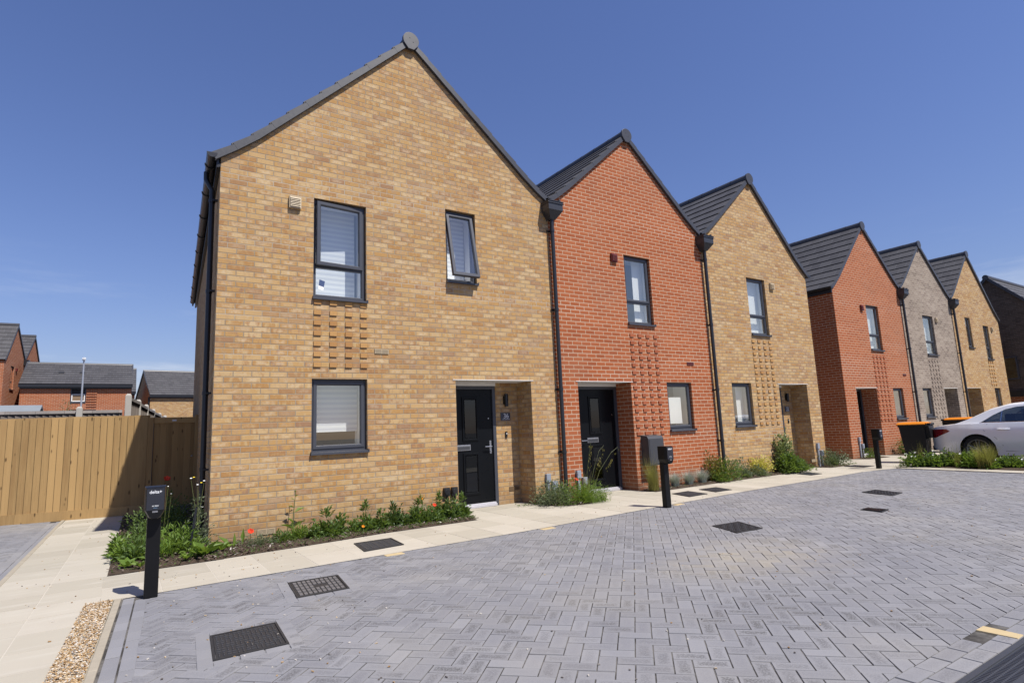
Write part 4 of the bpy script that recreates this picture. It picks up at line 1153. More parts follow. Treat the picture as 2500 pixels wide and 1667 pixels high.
window(h6, (26.40, 26.91, 3.65, 4.87), Y2, 'single', None, 'narrow upper window'); window(h6, (28.14, 28.72, 3.25, 4.65), Y2, 'split', 'full'); window(h6, (28.34, 28.95, 1.07, 2.10), Y2, 'single', None)
front_door(h6, 26.0, 26.9, 2.09, Y2 + .48, False); brick_panel(h6, M['yellow'], 28.1, 2.2, 7, Y2, 3); vent(h6, 28.95, 29.12, 4.45, 4.62, Y2, M['vent_buff'])

# --- dark building at the far right
db = thing('brick_building', 'dark brown brick building with a shaded gable at the far right', 'building', (31.5, 1.2, 0))
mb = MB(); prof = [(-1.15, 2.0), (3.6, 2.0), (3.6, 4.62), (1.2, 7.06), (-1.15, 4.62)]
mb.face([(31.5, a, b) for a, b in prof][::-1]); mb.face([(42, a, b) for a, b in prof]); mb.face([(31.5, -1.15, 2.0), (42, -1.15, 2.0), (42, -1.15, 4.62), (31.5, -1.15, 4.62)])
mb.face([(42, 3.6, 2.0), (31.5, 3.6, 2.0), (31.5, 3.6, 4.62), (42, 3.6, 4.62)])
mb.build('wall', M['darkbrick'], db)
mb = MB(); mb.box(31.44, 42, -1.2, 3.65, 0, 1.75); mb.build('lower_wall', M['red'], db); mb = MB(); mb.box(31.3, 42, -1.22, 3.66, 1.75, 2.0); mb.build('canopy', M['gutter'], db)  # black band put in for the shade of a gap above the red wall
mb = MB()
def yz(P): return [(p[0], p[1]) for p in P]
for P, sg in (([(-1.15, 4.62), (1.2, 7.06)], 1), ([(3.6, 4.62), (1.2, 7.06)], 1)):
    tmp = MB(); courses(tmp, P, .07, 31.42, 42.1, None, -.12)
    for f, m_ in zip(tmp.f, tmp.m):
        mb.face([(tmp.v[i][1], tmp.v[i][0], tmp.v[i][2]) for i in f][::-1], 0, None)
    # copy tile uvs
    n0 = len(mb.f) - len(tmp.f)
    for i, q in tmp.uv.items(): mb.uv[n0 + i] = list(q)[::-1]
rf = mb.build('roof', M['tile'], db)
mb = MB()
for a, b in (((-1.25, 4.55), (1.2, 7.09)), ((3.7, 4.55), (1.2, 7.09))):
    mb.hexa([(31.40, a[0], a[1] - .04), (31.5, a[0], a[1] - .04), (31.5, b[0], b[1] - .04), (31.40, b[0], b[1] - .04), (31.40, a[0], a[1] + .13), (31.5, a[0], a[1] + .13), (31.5, b[0], b[1] + .13), (31.40, b[0], b[1] + .13)])
mb.tube([(31.36, 1.2, 7.16), (42, 1.2, 7.16)], .12, 12); mb.build('ridge_tiles', M['verge'], rf)
mb = MB(); mb.box(31.42, 31.52, .60, 1.25, 2.5, 3.5); wn_ = mb.build('window', M['frame'], db); mb = MB(); mb.face([(31.415, 1.2, 2.56), (31.415, .65, 2.56), (31.415, .65, 3.44), (31.415, 1.2, 3.44)]); mb.build('pane', M['carglass'], wn_)

# ------------------------------------------------------------------ houses behind, left
def far_gable(label, loc, rz, W_, zl, zr, az, brickm, depth, wins, group):
    """gable facing +X"""
    X, y0, y1 = 0.0, 0.0, W_
    h = thing('terraced_house', label, 'house', loc, rz, group, local=True)
    ya = (y0 + y1) / 2; rl = Roofline(y0, zl, y1, zr, ya, az, .3)
    t = MB(); wall_front(t, rl, 0, [w_[:4] for w_ in wins])
    mb = MB()
    for f in t.f: mb.face([(X, t.v[i][0], t.v[i][2]) for i in f])
    for w_ in wins:
        q = MB(); reveal(q, w_[:4], 0, .08)
        for f in q.f: mb.face([(X - q.v[i][1], q.v[i][0], q.v[i][2]) for i in f])
    mb.face([(X - depth, y0, -.1), (X, y0, -.1), (X, y0, zl), (X - depth, y0, zl)]); mb.face([(X, y1, -.1), (X - depth, y1, -.1), (X - depth, y1, zr), (X, y1, zr)])
    mb.face([(X - depth, y0, -.1), (X - depth, y1, -.1), (X - depth, y1, zr), (X - depth, ya, az), (X - depth, y0, zl)])
    mb.build('wall', brickm, h)
    r = MB()
    for P in (rl.L, rl.R):
        tmp = MB(); courses(tmp, P, .08, -.05, depth + .05, None, -.04)
        n0 = len(r.f)
        for f in tmp.f: r.face([(X - tmp.v[i][1], tmp.v[i][0], tmp.v[i][2]) for i in f])
        for i, q in tmp.uv.items(): r.uv[n0 + i] = q
    roof = r.build('roof', M['tile'], h)
    v = MB(); t = MB(); verge(t, rl.L, .08, 0, -.04); verge(t, rl.R, .08, 0, -.04)
    for f in t.f: v.face([(X - t.v[i][1], t.v[i][0], t.v[i][2]) for i in f])
    v.tube([(X + .06, ya, az + .1), (X - depth, ya, az + .1)], .11, 10)
    v.build('verge', M['verge'], roof)
    for w_ in wins:
        a, b, c, d = w_[:4]; f = MB(); f.box(X - .13, X - .08, a, b, c, d, skip=''); zt = c + (d - c) * .33
        wo = f.build('window', M['frame'], h); s = MB(); s.box(X - .08, X + .04, a - .01, b + .01, c - .03, c + .01); s.build('sill', M['frame'], wo)
        p = MB(); p.face([(X - .078, a + .07, zt + .05), (X - .078, b - .07, zt + .05), (X - .078, b - .07, d - .07), (X - .078, a + .07, d - .07)]); p.face([(X - .078, a + .07, c + .07), (X - .078, b - .07, c + .07), (X - .078, b - .07, zt - .05), (X - .078, a + .07, zt - .05)])
        p.build('pane', M['carglass'], wo)
    return h
G2 = 'gabled red houses behind the fence'
RZ2 = math.radians(-5.2)
ha = far_gable('red gabled house behind the fence at the left edge, nearer of two', (-6.465, 33.433, 0), RZ2, 4.2, 6.2, 6.75, 8.42, M['red'], 9, [(1.38, 2.14, 4.72, 6.06)], G2)
downp = MB(); downp.tube([(.09, 4.2, 6.6), (.09, 4.2, 0)], .05, 8); downp.box(.0, .24, 4.0, 4.4, 6.38, 6.72); downp.build('downpipe', M['gutter'], ha)
vb = MB(); vb.box(0, .06, 2.4, 2.58, 5.85, 6.03); vb.build('extractor_vent', M['vent_red'], ha)
hb = far_gable('red gabled house behind the fence, farther of two, its eave against the sky', (-6.084, 37.616, 0), RZ2, 4.2, 6.75, 6.5, 8.42, M['red'], 9, [(1.5, 2.26, 4.72, 6.06)], G2)

def long_house(label, x0, x1, y0, y1, ze, zr, brickm, wins, rotz=0.0, group=None, band=None):
    h = thing('terraced_house', label, 'house', (x0, y0, 0), rotz, group, local=True)
    L, Dp = x1 - x0, y1 - y0; ym = Dp / 2
    mb = MB()
    xs = sorted(set([0, L] + [w_[0] for w_ in wins] + [w_[1] for w_ in wins]))
    for a, b in zip(xs, xs[1:]):
        hs = [w_ for w_ in wins if w_[0] <= a + 1e-6 and w_[1] >= b - 1e-6]; z = -.1
        for w_ in hs: mb.face([(a, 0, z), (b, 0, z), (b, 0, w_[2]), (a, 0, w_[2])]); z = w_[3]
        mb.face([(a, 0, z), (b, 0, z), (b, 0, ze), (a, 0, ze)])
    g = [(0, -.1), (Dp, -.1), (Dp, ze), (ym, zr), (0, ze)]
    mb.face([(L, a, b) for a, b in g]); mb.face([(0, a, b) for a, b in g][::-1]); mb.face([(L, Dp, -.1), (0, Dp, -.1), (0, Dp, ze), (L, Dp, ze)])
    mb.build('wall', brickm, h)
    r = MB()
    for P in ([(0, ze), (ym, zr)], [(Dp, ze), (ym, zr)]):
        tmp = MB(); courses(tmp, P, .07, -.06, L + .06, None, -.2); n0 = len(r.f)
        for f in tmp.f: r.face([(tmp.v[i][1], tmp.v[i][0], tmp.v[i][2]) for i in f][::-1])
        for i, q in tmp.uv.items(): r.uv[n0 + i] = list(q)[::-1]
    roof = r.build('roof', M['tile'], h)
    v = MB()
    for X in (-.07, L):
        for a, b in (((-.2, ze - .2), (ym, zr)), ((Dp + .2, ze - .2), (ym, zr))):
            v.hexa([(X, a[0], a[1] - .02), (X + .07, a[0], a[1] - .02), (X + .07, b[0], b[1] - .02), (X, b[0], b[1] - .02), (X, a[0], a[1] + .14), (X + .07, a[0], a[1] + .14), (X + .07, b[0], b[1] + .14), (X, b[0], b[1] + .14)])
    v.tube([(-.07, ym, zr + .06), (L + .07, ym, zr + .06)], .09, 8); v.build('verge', M['verge'], roof)
    gt = MB(); gt.box(-.05, L + .05, -.22, -.09, ze - .22, ze - .06); gt.box(-.02, L + .02, -.09, -.003, ze - .30, ze - .04); gt.build('gutter', M['gutter'], h)
    for w_ in wins:
        a, b, c, d = w_; f = MB(); fr(f, a, b, c, d, .06, .12, .07); f.box(a, b, -.03, .06, c - .03, c); wo = f.build('window', M['frame'], h)
        p = MB(); p.box(a + .09, b - .09, .09, .1, c + .09, d - .5 * (d - c)); p.build('pane', M['vent_brown'], wo); q = MB(); fr(q, a + .05, b - .05, c + .06, d - .42 * (d - c), .052, .08, .05); q.build('sash', M['soffit'], wo)
        rr = MB(); rr.face([(a, .121, c), (b, .121, c), (b, .121, d), (a, .121, d)]); rr.build('backing', M['dark'], wo)
    return h
lh = long_house('long red brick house with a window and dark tiled roof behind the camera pole', -5.8, -0.56, 34.2, 39.4, 5.0, 6.38, M['red'], [(2.28, 3.02, 3.9, 4.75)], 0.0)
bp = MB()
for k in range(14): bp.box(3.05, 3.55, -.04, .0, 2.6 + k * .15, 2.67 + k * .15)
for k in range(7): bp.box(2.28, 3.05, -.04, .0, 2.6 + k * .15, 2.67 + k * .15)
bp.build('brick_panel', M['red'], lh)
rv = MB()
for x in (1.6, 2.6): rv.box(x, x + .25, 1.1, 1.4, 5.72, 5.83)
rv.build('roof_vent', M['verge'], lh)
l2 = long_house('second red brick house, only a sliver of gable and roof beyond the long red house', -6.0, -0.28, 41.0, 46.0, 5.1, 6.85, M['red'], [], 0.0)
th_ = long_house('tan brick house with a long dark roof beyond the concrete fence posts', .72, 8.7, 42.6, 48.2, 5.0, 6.95, M['yellow'], [], math.radians(8))
dpp = MB(); dpp.tube([(-.08, .05, 4.8), (-.08, .05, 0)], .06, 8); dpp.build('downpipe', M['gutter'], th_)

# shed, fences, pole, tree
sh = thing('garden_shed', 'garden shed with a blue grey felt roof behind the left fence', 'shed', (-4.5, 11, 0))
mb = MB(); pr = [(10.1, 0), (11.9, 0), (11.9, 2.02), (11, 2.33), (10.1, 2.02)]
mb.prism(pr, lambda a, b, d: (d, a, b), -6.3, -2.78); mb.build('wall', M['wood'], sh)
mb = MB()
for a, b in (((10.0, 2.0), (11, 2.36)), ((12.0, 2.0), (11, 2.36))):
    mb.hexa([(-6.4, a[0], a[1]), (-2.68, a[0], a[1]), (-2.68, b[0], b[1]), (-6.4, b[0], b[1]), (-6.4, a[0], a[1] + .05), (-2.68, a[0], a[1] + .05), (-2.68, b[0], b[1] + .05), (-6.4, b[0], b[1] + .05)])
mb.build('roof', M['shed'], sh)

def closeboard(name, label, p, q, z0, z1, mat, grav=True, cap=None, group=None, pitch=.108, panelw=1.83, back=False):
    """feather edge fence from p to q (ground points)"""
    f = thing(name, label, 'fence', (p[0], p[1], 0), math.atan2(q[1] - p[1], q[0] - p[0]), group, local=True)
    L = math.hypot(q[0] - p[0], q[1] - p[1]); mb = MB(); x = 0
    base = U(.2, .5); nx = 0
    while x < L - .02:
        if x >= nx: base = U(.1, .6); nx += panelw
        w_ = min(pitch, L - x); t = min(1, max(0, base + U(-.4, .5)))
        zt = z1 + U(-.004, .004)
        mb.hexa([(x, -.032, z0), (x + w_, -.007, z0), (x + w_, -.004, z0), (x, -.004, z0), (x, -.032, zt), (x + w_, -.007, zt), (x + w_, -.004, zt), (x, -.004, zt)], 0, t)
        x += w_
    mb.build('board_panel', mat, f)
    if grav:
        g_ = MB(); x = 0
        while x < L: g_.box(x + .003, min(L, x + 1.83), -.03, -.005, 0.0, z0 + .02, 0, U(.2, .6)); x += 1.83
        g_.build('gravel_board', mat, f)
    r = MB()
    for z in (z0 + .25, (z0 + z1) / 2, z1 - .25): r.box(0, L, .0, .06, z - .04, z + .04, 0, .3)
    r.build('rail', mat, f)
    if cap:
        c = MB(); x = 0
        while x < L: c.box(x, min(L, x + .47) - .004, -.05, .05, z1, z1 + .06, 0, U(0, 1)); x += .47
        c.build('capping', cap, f)
    return f
closeboard('wooden_fence', 'tall sunlit wooden board fence at the left of the gate', (-6.0, 6.2), (-0.50, 4.92), 0.15, 1.84, M['wood'])
gt = thing('garden_gate', 'wooden board gate in the shade between fence and yellow house', 'gate', (-.53, 4.95, 0), math.radians(5), local=True)
mb = MB(); x = .10
while x < .80: mb.hexa([(x, -.018, .1), (x + .105, .0, .1), (x + .105, .012, .1), (x, .012, .1), (x, -.018, 1.68), (x + .105, .0, 1.68), (x + .105, .012, 1.68), (x, .012, 1.68)], 0, U(.1, .7)); x += .105
mb.build('board_panel', M['wood'], gt)
mb = MB(); mb.box(.09, .83, -.03, .012, 1.68, 1.79, 0, .6); mb.box(0.0, .085, -.05, .05, 0, 1.79, 0, .3); mb.box(.80, .9, -.05, .05, 0, 1.83, 0, .3); mb.build('gate_frame', M['wood'], gt)
mb = MB(); mb.tube([(.76, -.012, 1.03), (.76, -.03, 1.03)], .02, 10); mb.build('latch', M['silver'], gt); mb = MB(); mb.box(.40, .47, -.034, -.03, 1.715, 1.745); mb.build('label_tag', M['letter'], gt)
cf = closeboard('wooden_fence', 'weathered grey topped fence behind the tall sunlit fence', (-9, 7.0), (-0.95, 7.0), 0.1, 1.99, M['woodold'], False, M['woodcap'])
def cpost(label, x, y, z, grp):
    mb = MB(); w_ = .055
    mb.hexa([(x - w_, y - .045, 0), (x + w_, y - .045, 0), (x + w_, y + .045, 0), (x - w_, y + .045, 0), (x - w_, y - .045, z - .04), (x + w_, y - .045, z - .04), (x + w_, y + .045, z - .04), (x - w_, y + .045, z - .04)])
    mb.hexa([(x - w_, y - .045, z - .04), (x + w_, y - .045, z - .04), (x + w_, y + .045, z - .04), (x - w_, y + .045, z - .04), (x - w_ * .5, y - .02, z), (x + w_ * .5, y - .02, z), (x + w_ * .5, y + .02, z), (x - w_ * .5, y + .02, z)])
    return tag(mb.build('fence_post', M['concrete'], None, (x, y, 0), bev=.006), label, 'fence post', grp)
GP = 'concrete fence posts between the gardens'
cpost('short concrete fence post standing by itself above the sunlit fence', -1.70, 6.9, 2.13, None)
PP = [(-.86, 5.9, 2.32), (-.66, 7.4, 2.30), (-.45, 9.35, 2.30), (-.22, 11.3, 2.28), (.03, 13.3, 2.26), (.28, 15.2, 2.26), (.50, 17.2, 2.26), (.74, 19.1, 2.26)]
LB = ['tallest concrete fence post, right behind the gate end of the fence', 'second concrete fence post of the receding row', 'third concrete fence post of the receding row', 'fourth concrete fence post of the receding row', 'fifth concrete fence post of the receding row', 'sixth concrete fence post, low behind the gate', 'seventh concrete fence post, low behind the gate', 'last concrete fence post, close to the house corner']
for (x, y, z), l in zip(PP, LB): cpost(l, x, y, z, GP)
for k in range(len(PP) - 1):
    a, b = PP[k], PP[k + 1]
    closeboard('garden_fence', ['brown fence panel behind the tallest concrete post', 'brown fence panel between second and third concrete posts', 'brown fence panel between third and fourth concrete posts', 'brown fence panel between fourth and fifth concrete posts', 'brown fence panel between fifth and sixth concrete posts', 'brown fence panel just above the gate', 'brown fence panel next to the house corner'][k], (a[0], a[1]), (b[0], b[1]), .3, a[2] - .14, M['woodold'], False, M['woodcap'], 'fence panels between the concrete posts')
closeboard('wooden_fence', 'distant garden fence with grey capping above the gate', (.9, 19.3), (5.5, 20.2), .1, 2.2, M['woodold'], False, M['woodcap'])
pole = thing('camera_pole', 'slender galvanised pole with a white camera on top', 'pole', (-2.4, 22, 0))
mb = MB(); mb.tube([(-2.4, 22, 0), (-2.4, 22, 4.9)], .042, 10, r1=.032); mb.build('mast', M['steelpole'], pole, smooth=True)
mb = MB(); mb.tube([(-2.4, 22, 4.9), (-2.4, 22, 5.04)], .055, 10); mb.tube([(-2.46, 22, 4.98), (-2.34, 22, 4.98)], .045, 8); mb.tube([(-2.4, 22.06, 4.99), (-2.4, 21.88, 4.97)], .04, 8); mb.build('camera_head', M['letter'], pole, smooth=True)

# ------------------------------------------------------------------ plants
def leaf(mb, p, d, L, wd, t, fold=.25):
    d = d.normalized(); s_ = d.cross(Vector((0, 0, 1)))
    if s_.length < .05: s_ = Vector((1, 0, 0))
    s_.normalize(); s_ = (Matrix.Rotation(U(-.7, .7), 3, d) @ s_); n = s_.cross(d)
    p = Vector(p); m1 = p + d * L * .45; tip = p + d * L - Vector((0, 0, L * .18))
    l = m1 - s_ * wd / 2 + n * wd * fold; r = m1 + s_ * wd / 2 + n * wd * fold
    mb.face([p, r, tip], 0, None, t); mb.face([p, tip, l], 0, None, t)
def bush(mb, x, y, z, r, h, n, L, wd, up=.5, r2=None, shell=.5):
    r2 = r if r2 is None else r2
    lump = [(U(0, 6.28), U(.1, 1.2), U(.5, 1.3)) for _ in range(11)]
    for _ in range(n):
        a = U(0, 6.28); e = math.asin(min(1, rnd.random() ** .8)); k = rnd.random() ** shell
        bst = 1.0
        for la, le, ls in lump:
            dd = math.acos(max(-1, min(1, math.cos(e) * math.cos(le) * math.cos(a - la) + math.sin(e) * math.sin(le))))
            if dd < .5: bst = ls; break
        c = Vector((math.cos(a) * math.cos(e) * r * k * bst, math.sin(a) * math.cos(e) * r2 * k * bst, math.sin(e) * h * k * bst))
        d = Vector((math.cos(a) * math.cos(e), math.sin(a) * math.cos(e), math.sin(e) * .6 + up)) + Vector((U(-.7, .7), U(-.7, .7), U(-.6, .5)))
        leaf(mb, (x + c.x, y + c.y, max(z + .005, z + c.z)), d, L * U(.6, 1.25), wd * U(.7, 1.25), max(0, min(1, U(.0, 1) * .8 + .2 * k)))
def stems(mb, x, y, z, r, h, n, rad=.004):
    for _ in range(n):
        a = U(0, 6.28); k = U(.2, .8)
        mb.tube([(x + U(-.02, .02), y + U(-.02, .02), z), (x + math.cos(a) * r * k * .5, y + math.sin(a) * r * k * .5, z + h * .5), (x + math.cos(a) * r * k, y + math.sin(a) * r * k, z + h * U(.7, 1))], rad, 4, 0, .3, True, rad * .5)
def blades(mb, x, y, z, n, h, spread, w_=.006, curve=.5, jitter=.05):
    for _ in range(n):
        a = U(0, 6.28); l = h * U(.55, 1.1); s_ = spread * U(.2, 1); bx, by = x + U(-jitter, jitter), y + U(-jitter, jitter)
        P = []
        for k in range(4):
            q = k / 3; P.append(Vector((bx + math.cos(a) * s_ * q ** 1.6, by + math.sin(a) * s_ * q ** 1.6, z + l * (q - curve * .35 * q * q * (s_ / max(spread, .01))))))
        sd = Vector((-math.sin(a), math.cos(a), 0)); t = U(0, 1)
        for k in range(3):
            wa, wb = w_ * (1 - k / 3) / 2, w_ * (1 - (k + 1) / 3) / 2
            mb.face([P[k] - sd * wa, P[k] + sd * wa, P[k + 1] + sd * wb, P[k + 1] - sd * wb] if wb > 0 else [P[k] - sd * wa, P[k] + sd * wa, P[k + 1]], 0, None, t)
def flower(mb, p, r, m=0, n=5, up=Vector((0, -.4, 1))):
    up = up.normalized(); a = up.cross(Vector((1, 0, 0))).normalized(); b = up.cross(a); p = Vector(p)
    for k in range(n):
        w0 = 2 * math.pi * k / n; d = a * math.cos(w0) + b * math.sin(w0); s_ = up.cross(d)
        mb.face([p, p + d * r * .6 - s_ * r * .55 + up * r * .25, p + d * r + up * r * .45, p + d * r * .6 + s_ * r * .55 + up * r * .25], m, None, U(.3, .9))
def plant(name, label, cat, x, y, leafm, fn, group=None, part='foliage', stemfn=None, flowers=None, z=.03):
    o = thing(name, label, cat, (x, y, 0), 0, group)
    mb = MB(); fn(mb); mb.build(part, leafm, o)
    if stemfn: s = MB(); stemfn(s); s.build('stem', M['stalk'], o)
    if flowers:
        f = MB(); flowers[0](f); f.build('flower', flowers[1], o)
    return o
GS = 'leafy border plants along the yellow end house'
for (x, y, r, h, l, m_) in ((1.34, -.50, .24, .30, 'broad dark leafy border plant right of the tall single stem', 'leaf'), (1.86, -.42, .22, .33, 'leafy border plant with a raised shoot, left of the pavement cover', 'leaf'), (2.28, -.36, .17, .27, 'small leafy border plant behind the pavement cover', 'leafd'), (2.66, -.36, .22, .30, 'rounded leafy border plant left of the orange flowers', 'leaf'), (2.98, -.30, .15, .34, 'upright border plant between orange flowers and black service boxes', 'leaf'), (3.33, -.36, .18, .30, 'leafy border plant in front of the black service boxes', 'leaf')):
    def fn(mb, x=x, y=y, r=r, h=h):
        bush(mb, x, y, .02, r * .75, h * .62, 240, .085, .032, .4)
        for _ in range(6): bush(mb, x + U(-r, r), y + U(-r * .9, r * .6), .02, r * U(.3, .55), h * U(.35, .95), 85, U(.055, .1), U(.02, .036), U(.3, .9))
        bush(mb, x + U(-.05, .05), y + .03, .03 + h * .7, r * .25, h * .45, 50, .08, .022, .9); bush(mb, x - .1, y - .12, .02, r * 1.2, h * .22, 110, .05, .018, .3)
    plant('border_plant', l, 'plant', x, y, M[m_], fn, GS, stemfn=lambda s, x=x, y=y, r=r, h=h: stems(s, x, y, .02, r * .7, h, 9))
# single stem
def tall(mb):
    for (z, a, L) in ((.10, 3.0, .20), (.12, .5, .17), (.16, 4.2, .15), (.30, .15, .16), (.36, 3.4, .10), (.46, 2.8, .07), (.50, .3, .06), (.55, 1.5, .06)):
        leaf(mb, (.98 + (.02 * z), -.12, z + .02), Vector((math.cos(a), -.2 * abs(math.sin(a)), .6)), L, L * .38, U(.3, .9))
plant('tall_weed', 'tall single stem weed with a few big leaves against the yellow wall', 'plant', .98, -.12, M['leafl'], tall, stemfn=lambda s: s.tube([(.98, -.12, .02), (.975, -.12, .3), (1.0, -.13, .60)], .007, 6, 0, .2, True, .004))
plant('weed_clump', 'grassy weed clump at the foot of the tall single stem', 'plant', 1.0, -.42, M['leafl'], lambda mb: (bush(mb, 1.0, -.42, .02, .17, .18, 220, .09, .016, .7), blades(mb, .95, -.3, .02, 60, .25, .12)))
def rosette(mb, x, y, n=11, L=.22):
    for k in range(n):
        a = 6.28 * k / n + U(-.2, .2); l = L * U(.7, 1.15); t = U(.3, 1)
        for s0 in range(1):
            leaf(mb, (x, y, .03), Vector((math.cos(a), math.sin(a), U(.5, 1.4))), l, l * .42, t, .18)
plant('dock_plant', 'pale broad leaved dock at the front corner of the yellow house', 'plant', -.08, -.62, M['leafl'], lambda mb: (rosette(mb, -.12, -.72, 16, .24), rosette(mb, .08, -.5, 10, .2)))
plant('dock_plant', 'two upright dock leaves beside the house corner', 'plant', .26, -.42, M['leafl'], lambda mb: (leaf(mb, (.2, -.42, .02), Vector((-.5, 0, .7)), .26, .06, .6), leaf(mb, (.22, -.42, .02), Vector((.05, 0, 1)), .22, .05, .7), leaf(mb, (.33, -.36, .02), Vector((.03, 0, 1)), .26, .05, .5), leaf(mb, (.2, -.45, .02), Vector((.4, -.3, .6)), .16, .05, .8)))
plant('thyme_clump', 'low wiry brownish clump below the red poppy', 'plant', .52, -.50, M['leafg'], lambda mb: (bush(mb, .48, -.52, .02, .26, .13, 420, .035, .009, .6, .16), blades(mb, .5, -.5, .02, 120, .16, .15, .003)), stemfn=lambda s: stems(s, .5, -.5, .02, .25, .16, 18, .002))
plant('weed_clump', 'small weed clump right of the lower air brick', 'plant', .76, -.50, M['leaf'], lambda mb: (bush(mb, .76, -.52, .02, .14, .14, 200, .08, .016, .6),))
# corner bed
plant('fern_like_plant', 'bright green feathery plant right of the first charging post', 'plant', -.36, -.22, M['leafl'], lambda mb: (bush(mb, -.36, -.18, .03, .30, .27, 380, .10, .02, .4), bush(mb, -.5, -.42, .03, .22, .24, 200, .09, .022, .5), bush(mb, -.2, -.35, .03, .2, .16, 130, .08, .016, .7), blades(mb, -.4, -.2, .03, 34, .38, .3, .010, .7, .15)))
plant('daisy_bush', 'tall weed with small white and yellow flower heads at the house corner', 'plant', -.13, -.10, M['leafg'], lambda mb: (bush(mb, -.13, -.12, .03, .2, .40, 420, .05, .012, .5), bush(mb, -.13, -.1, .4, .09, .25, 90, .05, .012, .5)),
      stemfn=lambda s: [s.tube([(-.13, -.1, .03), (-.13 + dx * .3, -.1, .45), (-.13 + dx, -.1 + dy, z)], .005, 5, 0, .5, True, .002) for dx, dy, z in ((-.09, 0, .84), (-.02, -.03, .76), (.05, -.02, .80), (.0, .02, .70))],
      flowers=(lambda f: [flower(f, (-.13 + dx, -.1 + dy, z), .014, mm, 7) for dx, dy, z, mm in ((-.09, 0, .85, 0), (-.06, 0, .86, 1), (-.02, -.03, .77, 0), (.02, -.02, .79, 1), (.05, -.02, .81, 0), (.04, 0, .5, 0))], [M['whitep'], M['yellowp']]))
plant('weed_clump', 'large silvery green weed mass left of the first charging post', 'plant', -.72, .35, M['leaf'], lambda mb: (bush(mb, -.72, .35, .03, .28, .24, 460, .06, .02, .5, .7), bush(mb, -.75, -.38, .03, .18, .18, 200, .08, .03, .5), bush(mb, -.66, 1.1, .03, .3, .36, 420, .06, .02, .5, .6), bush(mb, -.6, 0, .03, .2, .30, 140, .05, .014, .8)))
plant('weed_clump', 'pale weed spilling over the side path', 'plant', -.94, .15, M['leafl'], lambda mb: (bush(mb, -.92, .15, .03, .13, .26, 190, .085, .03, .5, .25), bush(mb, -.9, -.2, .03, .12, .16, 140, .08, .03, .4)))
plant('weed_clump', 'shaded dark shrubs between the flank of the yellow house and gate', 'plant', -.3, 2.2, M['leafd'], lambda mb: (bush(mb, -.35, 1.6, .03, .42, .52, 900, .06, .022, .5, .9), bush(mb, -.3, 3.2, .03, .42, .45, 600, .06, .022, .5, 1.0)),
      stemfn=lambda s: [s.tube([(x, 1.0, .2), (x + .03, 1.0, h)], .003, 4) for x, h in ((-.62, .62), (-.42, .70), (-.38, .6))], flowers=(lambda f: [flower(f, (x + .03, 1.0, h), .011, 0, 6) for x, h in ((-.62, .63), (-.42, .71), (-.38, .61))], M['whitep']))
plant('broadleaf_weed', 'flat broad leaves at the corner of the bed by the side path', 'plant', -.86, -.78, M['leafl'], lambda mb: (rosette(mb, -.84, -.74, 8, .15), rosette(mb, -.72, -.88, 8, .12)))
plant('broadleaf_weed', 'pale broad leaved weed in the bark right of the first charging post', 'plant', -.30, -.80, M['leafl'], lambda mb: (rosette(mb, -.30, -.78, 10, .13), bush(mb, -.22, -.7, .02, .14, .12, 150, .045, .014, .5)))
stk = MB(); stk.tube([(-.235, -.38, .0), (-.17, -.30, .52)], .014, 6); tag(stk.build('garden_stake', M['blackpl'], None, (-.235, -.38, 0)), 'thin dark stake leaning in the corner bed', 'stake')
# poppies
def poppy(label, x, y, z, m_, r, cat='flower', grp=None):
    o = thing('poppy', label, cat, (x, y, 0), 0, grp)
    s = MB(); s.tube([(x + U(-.03, .03), y + .02, .02), (x, y, z)], .003, 5); s.build('stem', M['stalk'], o)
    f = MB(); flower(f, (x, y, z - .01), r, 0, 6, Vector((.1, -.8, .8))); flower(f, (x, y - .004, z - .004), r * .8, 0, 5, Vector((-.3, -.9, .5))); f.build('petals', M[m_], o)
GPP = 'poppies by the house walls'
poppy('red poppy on a thin stem near the yellow house corner', .46, -.12, .155, 'poppy', .042, grp=GPP)
poppy('orange red poppy left of the black service boxes', 2.86, -.42, .25, 'poppy', .034, grp=GPP)
poppy('small yellow orange flower above the border plants', 2.74, -.25, .34, 'orangep', .024, grp=GPP)
poppy('small dark orange flower low in the border', 1.72, -.66, .12, 'orangep', .022, grp=GPP)
poppy('pale orange poppy before the red house cable boxes', 5.79, -.10, .36, 'poppy', .036, grp=GPP)
poppy('red poppy in the shade before the wooden gate', -.36, 1.8, .78, 'poppy', .05, grp=GPP)
# between house 1 and 2
plant('weed_clump', 'grey green clump under the downpipe between yellow and red house', 'plant', 5.2, -.36, M['leafg'], lambda mb: (bush(mb, 5.12, -.36, .02, .42, .36, 1700, .055, .015, .6, .34), bush(mb, 5.0, -.16, .02, .25, .34, 400, .05, .015, .6)), stemfn=lambda s: stems(s, 5.1, -.3, .02, .4, .36, 26, .002))
plant('weed_clump', 'grassy green clump spilling onto the slabs before the red house', 'plant', 5.62, -.5, M['leafl'], lambda mb: (bush(mb, 5.55, -.48, .02, .46, .32, 1600, .065, .014, .6, .40), blades(mb, 5.75, -.6, .02, 420, .32, .36, .005, .6, .2)))
def oat(s):
    for bx, by, tx, ty, h in ((5.85, -.3, 6.35, -.25, .92), (5.85, -.3, 5.95, -.35, .98), (5.9, -.32, 6.6, -.35, .88)):
        P = [(bx, by, .02), (lerp(bx, tx, .35), by, h * .55), (lerp(bx, tx, .75), ty, h * .9), (tx, ty, h)]
        s.tube(P, .0035, 5, 0, .6, True, .0015)
